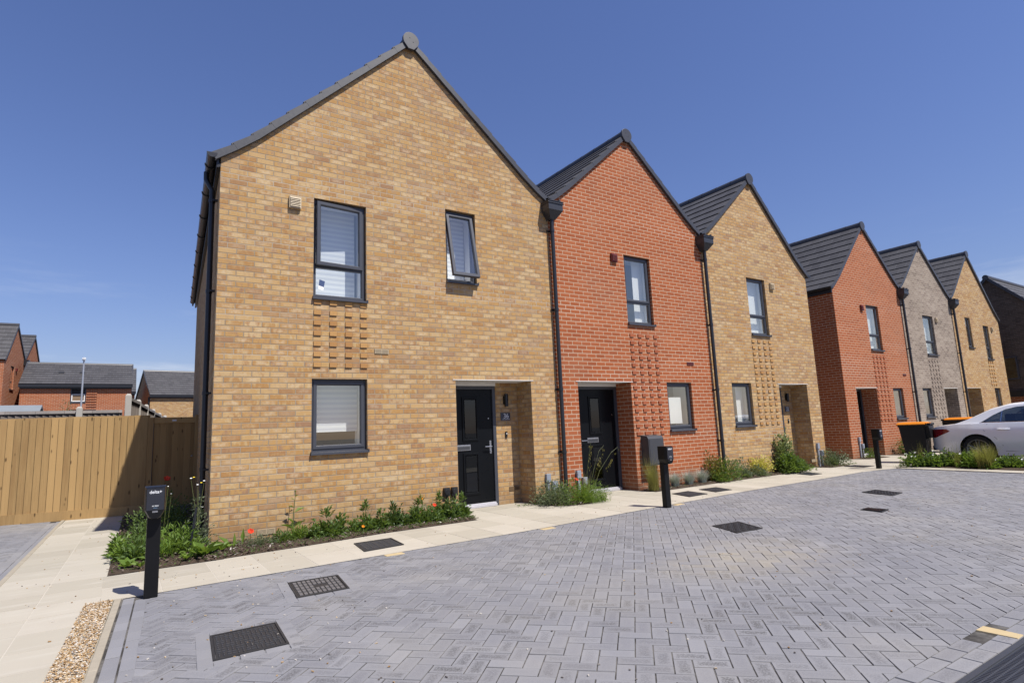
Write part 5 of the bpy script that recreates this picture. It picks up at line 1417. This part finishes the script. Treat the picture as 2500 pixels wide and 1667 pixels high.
def oats(mb):
    for bx, by, tx, ty, h in ((5.85, -.3, 6.35, -.25, .92), (5.85, -.3, 5.95, -.35, .98), (5.9, -.32, 6.6, -.35, .88)):
        for k in range(26):
            q = U(.55, 1.0); x = lerp(bx, tx, q); z = h * (1 - (1 - q) * .9)
            leaf(mb, (x + U(-.03, .03), lerp(by, ty, q) + U(-.02, .02), z - U(0, .06)), Vector((U(-.4, .4), U(-.3, .3), -1)), .04, .010, U(.4, 1))
plant('oat_grass', 'wild oat grass with drooping seed heads before the red house door', 'grass', 5.86, -.3, M['straw'], lambda mb: (oats(mb), blades(mb, 5.86, -.3, .02, 50, .55, .22, .010, .5)), stemfn=oat)
# red house bed
plant('feather_grass', 'upright yellow green feather grass below the grey meter box', 'grass', 7.50, -.30, M['straw'], lambda mb: (blades(mb, 7.5, -.30, .02, 620, .58, .24, .0035, .5, .07), blades(mb, 7.45, -.3, .05, 260, .82, .42, .0022, .9, .06)))
GF = 'blue fescue tufts in front of the red house'
for x, l in ((8.20, 'blue grey fescue tuft just right of the second charging post'), (8.62, 'blue grey fescue tuft, middle of three'), (9.02, 'brownish fescue tuft nearest the russet shrub')):
    plant('fescue_tuft', l, 'grass', x, -.18, M['fescue'], lambda mb, x=x: blades(mb, x, -.20, .02, 800, .32, .26, .0045, .5, .06), GF)
plant('shrub', 'russet and green shrub before the red house right end', 'shrub', 9.48, -.16, M['leafr'], lambda mb: (bush(mb, 9.48, -.14, .02, .28, .52, 780, 0.068, 0.029, .6), bush(mb, 9.62, -.2, .02, .25, .42, 450, 0.068, 0.026, .6)), stemfn=lambda s: stems(s, 9.5, -.15, .02, .25, .55, 16, .003))
plant('shrub', 'fresh green low shrub beside the second downpipe', 'shrub', 9.8, -.22, M['leaf'], lambda mb: (bush(mb, 9.75, -.22, .02, .32, .42, 930, 0.068, 0.029, .6), bush(mb, 9.45, -.3, .02, .22, .2, 375, 0.068, 0.029, .5)))
plant('shrub', 'grey green low shrub below the number 32 house window', 'shrub', 10.5, -.2, M['leafg'], lambda mb: (bush(mb, 10.4, -.2, .02, .36, .34, 1050, 0.061, 0.019, .6, .22), bush(mb, 10.9, -.26, .02, .3, .22, 600, 0.061, 0.019, .6, .2)))
plant('shrub', 'bright yellow leaved shrub before the number 32 house', 'shrub', 11.05, -.14, M['leafy'], lambda mb: (bush(mb, 11.0, -.12, .1, .24, .34, 630, 0.047, 0.026, .6), bush(mb, 11.32, -.12, .08, .2, .38, 570, 0.047, 0.026, .6)))
plant('shrub', 'tall variegated shrub beside the number 32 porch', 'shrub', 12.1, -.1, M['leafv'], lambda mb: (bush(mb, 12.05, -.08, .2, .30, .68, 1050, 0.081, 0.045, .5), bush(mb, 12.32, -.1, .5, .1, .42, 180, 0.081, 0.038, .7)), stemfn=lambda s: stems(s, 12.1, -.1, .02, .3, .8, 14, .005))
plant('shrub', 'glossy green bush at the foot of the variegated shrub', 'shrub', 12.0, -.36, M['leaf'], lambda mb: (bush(mb, 11.95, -.34, .02, .40, .40, 1500, 0.081, 0.045, .5, .26), bush(mb, 12.4, -.36, .02, .26, .26, 600, 0.068, 0.035, .5)))
plant('weed_clump', 'grey green clump at the passage corner of the number 32 house', 'plant', 14.25, -.12, M['leafg'], lambda mb: (bush(mb, 14.25, -.12, .02, .55, .42, 1500, .065, .022, .6, .32),), stemfn=lambda s: stems(s, 14.3, -.1, .02, .6, .5, 16, .002))
plant('weed_clump', 'low green weeds with orange petals at the set back red house door', 'plant', 17.2, .3, M['leaf'], lambda mb: (bush(mb, 17.2, .32, .02, .42, .24, 700, .05, .016, .6, .2),), flowers=(lambda f: [flower(f, (17.2 + U(-.3, .3), .2, U(.15, .28)), .03, 0) for _ in range(4)], M['orangep']))
plant('shrub', 'dark shrub pair under the set back red house window', 'shrub', 19.6, .25, M['leafd'], lambda mb: (bush(mb, 19.2, .3, .02, .4, .55, 600, .07, .026, .6, .25), bush(mb, 20.1, .3, .02, .4, .6, 600, .07, .026, .6, .25), bush(mb, 19.6, .1, .02, .7, .28, 500, .07, .026, .6, .2)))
# right bed
GR = 'ground cover shrubs in the bed by the silver car'
RB = [(14.80, -1.95, .38, .36, 'white flowered shrub at the near end of the bed by the bin', 'leaf'), (14.90, -2.50, .42, .40, 'green shrub in front of the car boot', 'leaf'), (14.80, -3.0, .40, .34, 'green shrub in front of the car rear wheel', 'leafl'), (14.85, -3.6, .40, .27, 'low green shrub right of the tall grass tuft', 'leaf'), (14.78, -4.15, .42, .30, 'low bright green shrub nearest the right edge', 'leafl')]
for x, y, r, h, l, m_ in RB:
    def fn(mb, x=x, y=y, r=r, h=h):
        bush(mb, x, y, .02, r, h * .7, 560, .11, .05, .5)
        for _ in range(5): bush(mb, x + U(-r, r * .4), y + U(-r, r), .02, r * U(.3, .55), h * U(.3, 1.0), 130, U(.07, .12), U(.025, .05), U(.3, .8))
    plant('ground_cover_shrub', l, 'shrub', x, y, M[m_], fn, GR, stemfn=lambda s, x=x, y=y, r=r, h=h: stems(s, x, y, .02, r, h * 1.2, 10),
          flowers=(lambda f, x=x, y=y, h=h, r=r: [flower(f, (x + U(-r, 0), y + U(-r, r), .03 + h * U(.55, .9)), U(.020, .034), 0, 5, Vector((-.6, U(-.6, .3), .7))) for _ in range(6 if y > -2.2 else 1)], M['whitep']))
plant('oat_grass', 'tall brownish green grass tuft in front of the car wheel', 'grass', 14.5, -3.25, M['straw'], lambda mb: (blades(mb, 14.5, -3.25, .02, 620, .58, .34, .009, .5, .12), blades(mb, 14.6, -2.7, .02, 40, .7, .25, .005, .4, .05), blades(mb, 14.7, -1.95, .02, 34, .62, .14, .009, .4, .05)))
plant('dead_twigs', 'dark twiggy sprig at the corner of the bed by the bin', 'plant', 14.15, -1.72, M['leafd'], lambda mb: bush(mb, 14.15, -1.72, .02, .16, .12, 70, .03, .012, .6), stemfn=lambda s: stems(s, 14.15, -1.72, .02, .2, .16, 10, .003))
# sapling behind
plant('sapling_tree', 'thin young tree in front of the long red house', 'tree', -3.0, 24, M['leafg'], lambda mb: (bush(mb, -3.0, 24, 1.9, .45, 1.5, 420, .09, .03, .7), bush(mb, -3.15, 24, 1.7, .3, 1.2, 160, .09, .03, .7)), part='crown', stemfn=lambda s: (s.tube([(-3, 24, 0), (-3.02, 24, 2.0), (-2.95, 24, 3.3)], .035, 6, 0, .2, True, .008), stems(s, -3, 24, 1.6, .5, 1.6, 9, .008)))
# uncounted low weeds in the beds and between slabs
wd = MB()
for _ in range(900):
    p = rand_in(BEDS[0]); leaf(wd, (p[0], p[1], .025), Vector((U(-1, 1), U(-1, 1), U(.3, 1.2))), U(.03, .07), U(.01, .022), U(0, 1))
for _ in range(900):
    x = -.1 + 3.5 * rnd.random(); y0 = pl(INN, x); y = y0 + abs(rnd.gauss(0, .16)) + .01
    if rnd.random() < .35 or x > .9 or rnd.random() < .3: leaf(wd, (x, min(-.02, y), .025), Vector((U(-1, 1), U(-1, 1), U(.4, 1.4))), U(.025, .07), U(.006, .016), U(0, 1))
for x0, x1, yy, n in ((4.95, 6.0, -.65, 160), (7.4, 12.4, -.34, 420), (4.5, 5.0, -.15, 60), (12.4, 13.6, -.1, 90), (13.7, 15.0, -.35, 120)):
    for _ in range(n): leaf(wd, (U(x0, x1), yy + abs(rnd.gauss(0, .09)), .02), Vector((U(-1, 1), U(-1, 1), U(.4, 1.4))), U(.025, .06), U(.006, .016), U(0, 1))
wd.build('low_weeds', M['leaf'], kind='stuff')

# ------------------------------------------------------------------ ironwork in the ground
def cover(label, pts, style, z=.006, surround=None, group='metal covers set in the paving', name='manhole_cover', cat='manhole cover'):
    """pts: four ground corners (near-left ... ccw)"""
    cx = sum(p[0] for p in pts) / 4; cy = sum(p[1] for p in pts) / 4
    o = thing(name, label, cat, (cx, cy, 0), 0, group)
    P = [Vector((p[0], p[1], 0)) for p in pts]
    at = lambda u, v: P[0] * (1 - u) * (1 - v) + P[1] * u * (1 - v) + P[2] * u * v + P[3] * (1 - u) * v
    f = MB()
    def bar(u0, u1, v0, v1, za, zb, mm=0, mb=f):
        q = [at(u0, v0), at(u1, v0), at(u1, v1), at(u0, v1)]
        mb.hexa([(a.x, a.y, za) for a in q] + [(a.x, a.y, zb) for a in q], mm)
    e = .035
    bar(0, 1, 0, e, -.02, z + .004); bar(0, 1, 1 - e, 1, -.02, z + .004); bar(0, e, e, 1 - e, -.02, z + .004); bar(1 - e, 1, e, 1 - e, -.02, z + .004)
    f.build('frame', M['iron'], o)
    l = MB(); bar(e + .008, 1 - e - .008, e + .008, 1 - e - .008, -.02, z, 0, l)
    if style == 'grid':
        n = 10; m2 = 5
        for i in range(n):
            for k in range(m2):
                u = .06 + .88 * i / n; v = .06 + .88 * k / m2
                if 4 <= i <= 6 and k == 2: continue
                bar(u + .014, u + .074, v + .025, v + .15, z, z + .005, 1, l)
    elif style == 'stud':
        n = 14; m2 = 11
        for i in range(n):
            for k in range(m2):
                u = .06 + .88 * i / n; v = .06 + .88 * k / m2
                if (i // 2 + k // 2) % 2: bar(u + .008, u + .055, v + .03, v + .05, z, z + .005, 1, l)
                else: bar(u + .02, u + .032, v + .012, v + .068, z, z + .005, 1, l)
    elif style == 'line':
        for k in range(9):
            v = .08 + .84 * k / 9; bar(.06, .94, v, v + .035, z, z + .004, 1, l)
        for k in range(5): u = .1 + .8 * k / 5; bar(u, u + .02, .06, .94, z + .001, z + .005, 1, l)
    elif style == 'gully':
        for k in range(6): u = .08 + .84 * k / 6; bar(u, u + .075, .1, .9, z, z + .012, 0, l)
    l.build('lid', [M['iron'] if style != 'gully' else M['blackpl'], M['iron2'] if style in ('grid',) else M['boxgrey']], o)
    if surround:
        s = MB(); wd_ = surround
        ex = (P[1] - P[0]).normalized(); ey = (P[3] - P[0]).normalized()
        # soldier blocks around the frame
        def blk(a, b, c, d): block(s, [(q.x, q.y) for q in (a, b, c, d)], None, .0035, U(.2, .9))
        for A, B, dr in ((P[0], P[1], -ey), (P[3], P[2], ey)):
            n = 3; 
            for k in range(n): blk(lerp(A, B, k / n), lerp(A, B, (k + 1) / n - .01), lerp(A, B, (k + 1) / n - .01) + dr * wd_, lerp(A, B, k / n) + dr * wd_)
        for A, B, dr in ((P[0] - ey * wd_, P[3] + ey * wd_, -ex), (P[1] - ey * wd_, P[2] + ey * wd_, ex)):
            n = 4
            for k in range(n): blk(lerp(A, B, k / n), lerp(A, B, (k + 1) / n - .01), lerp(A, B, (k + 1) / n - .01) + dr * wd_, lerp(A, B, k / n) + dr * wd_)
        s.build('paver_surround', M['paver'], o)
    return o
cover('studded black manhole cover nearest the camera', [(-.44, -4.24), (-.01, -4.24), (.02, -3.73), (-.40, -3.73)], 'stud', surround=.085)
cover('worn square checkered manhole cover behind the nearest one', [(.29, -3.18), (.72, -3.18), (.79, -2.63), (.35, -2.60)], 'grid', surround=.085)
cover('dark cover set in the cream slabs before the yellow end house', [(1.35, -1.76), (1.84, -1.71), (1.89, -1.19), (1.42, -1.19)], 'line', .012)
cover('dark cover in the middle of the grey court', [(4.93, -3.94), (5.36, -3.98), (5.58, -3.50), (5.13, -3.45)], 'stud')
cover('far dark cover in the grey court, beyond the small gully grate', [(9.08, -3.76), (9.54, -3.70), (9.73, -3.20), (9.28, -3.20)], 'stud')
cover('small slotted gully grate in the grey court', [(7.36, -4.38), (7.62, -4.35), (7.60, -4.07), (7.40, -4.09)], 'gully', name='gully_grate', cat='drain grate')
cover('dark cover in the slabs just right of the second charging post', [(7.18, -1.40), (7.69, -1.37), (7.82, -.83), (7.35, -.86)], 'line', .012)
cover('dark cover in the slabs, farther of the pair by the red house', [(7.98, -1.32), (8.43, -1.33), (8.62, -.83), (8.15, -.81)], 'line', .012)
cover('dark cover in the slabs at the foot of the glossy green bush', [(11.62, -1.02), (12.05, -1.02), (12.25, -.58), (11.8, -.58)], 'line', .012)
cover('dark cover in the slabs beyond the third charging post', [(14.0, -.98), (14.5, -.98), (14.6, -.45), (14.1, -.45)], 'line', .012)
# channel drain
dr = thing('channel_drain', 'long black slotted channel drain in the bottom right corner', 'drain', (6, -7.04, 0))
mb = MB(); mb.box(.5, 15.5, -7.145, -6.955, -.05, .002); mb.box(.5, 15.5, -7.145, -7.115, .002, .008); mb.box(.5, 15.5, -6.985, -6.955, .002, .008); mb.build('channel', M['boxgrey'], dr)
mb = MB()
for k in range(520):
    x = 1.4 + k * .011
    for r in range(4):
        if k % 3 == 0: continue
    y0 = -7.108
for k in range(150):
    x = 1.4 + k * .022
    for r in range(4): mb.box(x, x + .010, -7.108 + r * .031, -7.108 + r * .031 + .022, .0025, .0032, 0, skip='b')
mb.build('slots', M['blackpl'], dr)

# ------------------------------------------------------------------ charging posts
def charger(label, x, y, rz=0.0, grp='vehicle charging posts along the court'):
    o = thing('charging_post', label, 'charging post', (x, y, 0), rz, grp, local=True)
    p = MB(); p.box(-.052, .052, -.045, .045, 0, .70); p.box(-.052, .052, -.0, .045, .70, .90); p.build('post', M['post'], o, bev=.008)
    h = MB()
    pr = [(-.078, .92), (.078, .92), (.078, .725), (.045, .665), (.02, .65), (-.02, .65), (-.045, .665), (-.078, .725)]
    n = len(pr)
    # tapered head: back at y=.03, front at y=-.15 slightly smaller
    B = [(a * 1.0, .035, b) for a, b in pr]; Fm = [(a * 1.0, -.10, b) for a, b in pr]; Fr = [(a * .86, -.145, .785 + (b - .785) * .93) for a, b in pr]
    for A_, C_ in ((B, Fm), (Fm, Fr)):
        for k in range(n): h.face([A_[k], A_[(k + 1) % n], C_[(k + 1) % n], C_[k]])
    h.face(B[::-1]); h.face(Fr)
    hd = h.build('head', M['post'], o, bev=.004)
    s = MB(); s.face([(-.064, -.1462, .728), (.064, -.1462, .728), (.064, -.1462, .906), (-.064, -.1462, .906)]); sc = s.build('screen', M['screen'], hd)
    k = MB(); k.box(-.02, .02, -.149, -.145, .708, .722); k.build('card_slot', M['silver'], hd)
    lettering('delta+', .036, M['letter'], hd, (0, -.1470, .866), (math.pi / 2, 0, 0), bold=.0008)
    lettering('AC MAX', .013, M['letter'], hd, (0, -.1470, .758), (math.pi / 2, 0, 0), bold=.0004)
    lettering('charging', .009, M['letter_blue'], hd, (0, -.1470, .744), (math.pi / 2, 0, 0))
    return o
charger('black vehicle charging post nearest the camera, beside the side path', -.68, -2.23, math.radians(-1))
charger('black vehicle charging post before the red house and its meter box', 6.03, -1.93)
charger('black vehicle charging post farthest away, before the set back red house', 13.9, -1.36)

# ------------------------------------------------------------------ wheelie bins
def bin_(label, x, y, rz, group='black wheelie bins with orange lids'):
    o = thing('wheelie_bin', label, 'bin', (x, y, 0), rz, group, local=True)
    # local: front -y ... handle +y
    b = MB()
    def ring(w_, y0, y1, z): return [(-w_, y0, z), (w_, y0, z), (w_, y1, z), (-w_, y1, z)]
    R = [ring(.21, -.23, .24, .06), ring(.25, -.29, .27, .5), ring(.275, -.335, .29, .93), ring(.295, -.355, .33, .935), ring(.295, -.355, .33, .99)]
    for A, C in zip(R, R[1:]):
        for k in range(4): b.face([A[k], A[(k + 1) % 4], C[(k + 1) % 4], C[k]])
    b.face(R[0][::-1]); b.face(R[-1])
    b.hexa([(-.2, .26, .60), (.2, .26, .60), (.2, .40, .66), (-.2, .40, .66), (-.26, .29, .98), (.26, .29, .98), (.26, .38, .96), (-.26, .38, .96)])
    b.build('body', M['binbody'], o, bev=.012)
    l = MB(); T = [ring(.30, -.39, .30, .985), ring(.30, -.39, .30, 1.005), ring(.25, -.34, .27, 1.045), ring(.19, -.26, .20, 1.055)]
    for A, C in zip(T, T[1:]):
        for k in range(4): l.face([A[k], A[(k + 1) % 4], C[(k + 1) % 4], C[k]])
    l.face(T[0][::-1]); l.face(T[-1]); l.box(-.24, .24, .25, .34, .995, 1.03)
    l.build('lid', M['binlid'], o, bev=.008)
    h = MB(); h.tube([(-.22, .40, 1.0), (.22, .40, 1.0)], .018, 10); 
    for q in (-.2, 0, .2): h.box(q - .02, q + .02, .30, .41, .965, 1.02)
    h.build('handle', M['binbody'], o)
    for sx in (-1, 1):
        w_ = MB(); w_.tube([(sx * .22, .27, .1), (sx * .28, .27, .1)], .1, 20); w_.build('wheel', M['tyre'], o, smooth=True)
    return o
bn = bin_('black wheelie bin with orange lid standing behind the silver car', 16.05, -1.36, math.pi + .15); bn.scale = (.95, .9, .97)
bin_('black wheelie bin with orange lid, only its top showing above the car boot', 20.6, -.75, 0.0)

# ------------------------------------------------------------------ silver car
def car():
    o = thing('parked_car', 'silver saloon car parked at the right edge beside the bins', 'car', (16.9, -1.66, 0), 0, local=True)
    # local: x across (0 centre, -0.9 near side), length along -y (rear at 0)
    Lc = 4.6; ARC = [(-.98, .335), (-3.78, .335)]; RA = .365
    def shoulder(s):   # height of shoulder line along the car, s = distance from the rear
        return pl([(0, .80), (.12, .88), (.6, .935), (1.5, .945), (3.2, .93), (3.8, .86), (4.3, .72), (4.6, .56)], s)
    def sill(s):
        z = pl([(0, .36), (.25, .24), (.6, .20), (4.0, .20), (4.4, .26), (4.6, .34)], s)
        for ay, az in ARC:
            d = abs(-s - ay)
            if d < RA: z = max(z, az + math.sqrt(RA * RA - d * d))
        return z
    def halfw(s, z):
        w_ = pl([(0, .70), (.1, .78), (.35, .86), (.9, .895), (2.5, .90), (3.7, .89), (4.2, .80), (4.5, .62), (4.6, .5)], s)
        q = (z - .2) / .75
        return w_ * (0.965 + .045 * math.sin(max(0, min(1, q)) * math.pi * .92)) - max(0, z - .80) * .22
    ss_ = sorted(set([k * .06 for k in range(int(Lc / .06) + 1)] + [Lc] + [abs(a[0]) + q for a in ARC for q in (-RA, RA, -RA + .012, RA - .012, -RA + .03, RA - .03)]))
    N = 9; body = MB()
    rows = {}
    for side in (-1, 1):
        G = []
        for s in ss_:
            zl, zh = sill(s), shoulder(s); col = []
            for k in range(N + 1):
                z = lerp(zl, zh, k / N); col.append(body.vert((side * halfw(s, z), -s, z)))
            G.append(col)
        rows[side] = G
        for A, B in zip(G, G[1:]):
            for k in range(N): body.facei((A[k], B[k], B[k + 1], A[k + 1]) if side < 0 else (A[k + 1], B[k + 1], B[k], A[k]))
    # deck, bonnet and (under the glass) top surface
    Ctop = []
    for i, s in enumerate(ss_):
        c = []
        for q in (-.75, -.4, 0, .4, .75):
            x = q * halfw(s, shoulder(s)); c.append(body.vert((x, -s, shoulder(s) + .035 * (1 - q * q))))
        Ctop.append([rows[-1][i][N]] + c + [rows[1][i][N]])
    for A, B in zip(Ctop, Ctop[1:]):
        for k in range(len(A) - 1): body.facei((A[k], B[k], B[k + 1], A[k + 1]))
    for i in (0, len(ss_) - 1):
        col = rows[-1][i] + Ctop[i][1:-1] + rows[1][i][::-1]
        body.facei(col if i else col[::-1])
    # roof shell and pillars
    RZ = [(.62, .95), (.95, 1.12), (1.25, 1.27), (1.6, 1.365), (2.1, 1.405), (2.7, 1.395), (3.1, 1.30), (3.5, 1.10), (3.75, .95)]
    def hx(z): return .80 - (z - .93) * .46
    R = []
    for s, z in RZ:
        col = []
        for q in (-1, -.8, -.3, .3, .8, 1): col.append(body.vert((q * hx(z) , -s, z + .03 * (1 - q * q) - (0.03 if abs(q) == 1 else 0))))
        R.append(col)
    for i in range(3, 5):
        for k in range(5): body.facei((R[i][k], R[i + 1][k], R[i + 1][k + 1], R[i][k + 1]))
    for i in list(range(0, 3)) + list(range(5, len(R) - 1)):
        for k in (0, 4): body.facei((R[i][k], R[i + 1][k], R[i + 1][k + 1], R[i][k + 1]))
    bo = body.build('body', M['car'], o, smooth=True)
    # side frames above the shoulder (C pillar and roof rail), with glass inside
    for sd in (-1, 1):
        sf = MB()
        outer = [(.55, .94)] + [(s, z - .03) for s, z in RZ[1:-1]] + [(3.78, .93)]
        inner = [(1.08, .965), (1.32, 1.13), (1.55, 1.25), (1.75, 1.30), (2.1, 1.325), (2.7, 1.31), (3.0, 1.22), (3.30, 1.05), (3.45, .965)]
        n = len(inner)
        for k in range(n - 1):
            P = [outer[k], outer[k + 1], inner[k + 1], inner[k]]
            sf.face([(sd * (hx(z) + .006), -s, z) for s, z in P][::sd])
        P = [outer[0], inner[0], inner[-1], outer[-1], (3.7, .90), (.62, .90)]
        sf.face([(sd * (hx(z) + .006), -s, z) for s, z in P][::-sd])
        sf.build('side_frame', M['car'], bo)
        gl = MB(); gl.face([(sd * (hx(z) - .004), -s, z) for s, z in [inner[i] for i in range(n)]][::sd]); gl.build('side_window', M['carglass'], o)
        for s0, w_, z1_, mt in ((1.45, .022, 1.245, 'chrome'), (2.28, .075, 1.30, 'blackpl')):
            tr = MB(); zz = .962; x0_, x1_ = sd * (hx(zz) + .004), sd * (hx(z1_) + .004)
            tr.hexa([(x0_ - sd * .012, -s0 - w_, zz), (x0_, -s0 - w_, zz), (x0_, -s0, zz), (x0_ - sd * .012, -s0, zz), (x1_ - sd * .012, -s0 - w_ - .03, z1_), (x1_, -s0 - w_ - .03, z1_), (x1_, -s0 - .03, z1_), (x1_ - sd * .012, -s0 - .03, z1_)])
            tr.build('window_post', M[mt], o)
        ct = MB(); x0_ = sd * (hx(.96) + .008); ct.hexa([(x0_ - sd * .01, -3.45, .95), (x0_, -3.45, .95), (x0_, -1.06, .95), (x0_ - sd * .01, -1.06, .95), (x0_ - sd * .01, -3.45, .968), (x0_, -3.45, .968), (x0_, -1.06, .968), (x0_ - sd * .01, -1.06, .968)]); ct.build('window_trim', M['chrome'], o)
        ht = MB(); ht.tube([(sd * .885, -1.40, .80), (sd * .915, -1.46, .80), (sd * .915, -1.58, .80), (sd * .885, -1.64, .80)], .014, 8); ht.build('door_handle', M['car'], o, smooth=True)
        for yy in (-1.30, -2.42):
            pass
        tl = MB()
        zz = [.625 + .2 * k / 8 for k in range(9)]; G = []
        for z in zz:
            q = (z - .625) / .2; yr_ = -.035; ye = -(.12 + .34 * min(1, q / .72)) if q < .72 else -(.46 - .08 * (q - .72) / .28)
            G.append([tl.vert((sd * (halfw(-lerp(yr_, ye, k / 6), z) + .007), lerp(yr_, ye, k / 6), z)) for k in range(7)])
        for A, B in zip(G, G[1:]):
            for k in range(6): tl.facei((A[k], A[k + 1], B[k + 1], B[k]) if sd < 0 else (B[k], B[k + 1], A[k + 1], A[k]))
        tl.build('tail_light', M['taillight'], o)
        ln = MB()
        for pth in ([(-1.22, .93), (-1.14, .78), (-1.36, .60), (-1.48, .42)], [(-2.36, .93), (-2.38, .22)], [(-1.5, .30), (-3.4, .30)]):
            for a, b in zip(pth, pth[1:]):
                A = Vector((sd * (halfw(-a[0], a[1]) + .001), a[0], a[1])); B = Vector((sd * (halfw(-b[0], b[1]) + .001), b[0], b[1]))
                u = (B - A).normalized(); v = Vector((0, -u.z, u.y)) * .003
                ln.face([A - v, B - v, B + v, A + v])
        ln.build('door_seam', M['blackpl'], o)
    # windscreens
    for (a, b) in ((0, 3), (5, 8)):
        gl = MB()
        for i in range(a, b):
            s0, z0 = RZ[i]; s1, z1 = RZ[i + 1]
            gl.face([(-.8 * hx(z0), -s0, z0 + .008), (.8 * hx(z0), -s0, z0 + .008), (.8 * hx(z1), -s1, z1 + .008), (-.8 * hx(z1), -s1, z1 + .008)])
        gl.build('windscreen', M['carglass'], o)
    it = MB(); it.box(-.72, .72, -3.5, -.7, .5, .90); it.box(-.6, -.1, -1.7, -1.5, .8, 1.14); it.box(.1, .6, -1.7, -1.5, .8, 1.14); it.box(-.6, -.15, -2.75, -2.55, .8, 1.22); it.box(.15, .6, -2.75, -2.55, .8, 1.22); it.build('interior', M['blackpl'], o)
    un = MB(); un.box(-.78, .78, -4.3, -.2, .18, .5); un.build('underbody', M['blackpl'], o)
    bp_ = MB(); bp_.box(-.7, .7, -.12, .03, .30, .42); bp_.build('bumper_trim', M['blackpl'], o, bev=.02)
    for ay, az in ARC:
        for sd in (-1, 1):
            x0, x1 = sd * .66, sd * .865; t = MB(); n = 40
            prof = [(.225, x1 - sd * .01), (.30, x1), (.325, x1 - sd * .03), (.325, x0), (.2, x0)]
            for k in range(n):
                a0, a1 = 2 * math.pi * k / n, 2 * math.pi * (k + 1) / n
                for (r0, xa), (r1, xb) in zip(prof, prof[1:]):
                    t.face([(xa, ay + r0 * math.cos(a0), az + r0 * math.sin(a0)), (xb, ay + r1 * math.cos(a0), az + r1 * math.sin(a0)), (xb, ay + r1 * math.cos(a1), az + r1 * math.sin(a1)), (xa, ay + r0 * math.cos(a1), az + r0 * math.sin(a1))])
            wh = t.build('wheel', M['tyre'], o, smooth=True)
            r = MB()
            for k in range(n):
                a0, a1 = 2 * math.pi * k / n, 2 * math.pi * (k + 1) / n
                for r0, xa, r1, xb in ((.235, x1 - sd * .006, .215, x1 - sd * .012), (.215, x1 - sd * .012, .205, x1 - sd * .10)):
                    r.face([(xa, ay + r0 * math.cos(a0), az + r0 * math.sin(a0)), (xb, ay + r1 * math.cos(a0), az + r1 * math.sin(a0)), (xb, ay + r1 * math.cos(a1), az + r1 * math.sin(a1)), (xa, ay + r0 * math.cos(a1), az + r0 * math.sin(a1))])
            for k in range(5):
                for dd in (-.16, .16):
                    a0 = 2 * math.pi * k / 5 + .3
                    p0 = Vector((x1 - sd * .03, ay + .045 * math.cos(a0 + dd * 2), az + .045 * math.sin(a0 + dd * 2))); p1 = Vector((x1 - sd * .015, ay + .22 * math.cos(a0 + dd), az + .22 * math.sin(a0 + dd)))
                    r.tube([p0, p1], .014, 6, r1=.011)
            r.tube([(x1 - sd * .06, ay, az), (x1 - sd * .012, ay, az)], .045, 16)
            r.build('rim', M['rim'], wh)
            d = MB(); d.tube([(x1 - sd * .12, ay, az), (x1 - sd * .10, ay, az)], .205, 24); d.build('brake_disc', M['blackpl'], wh)
    return o
car()
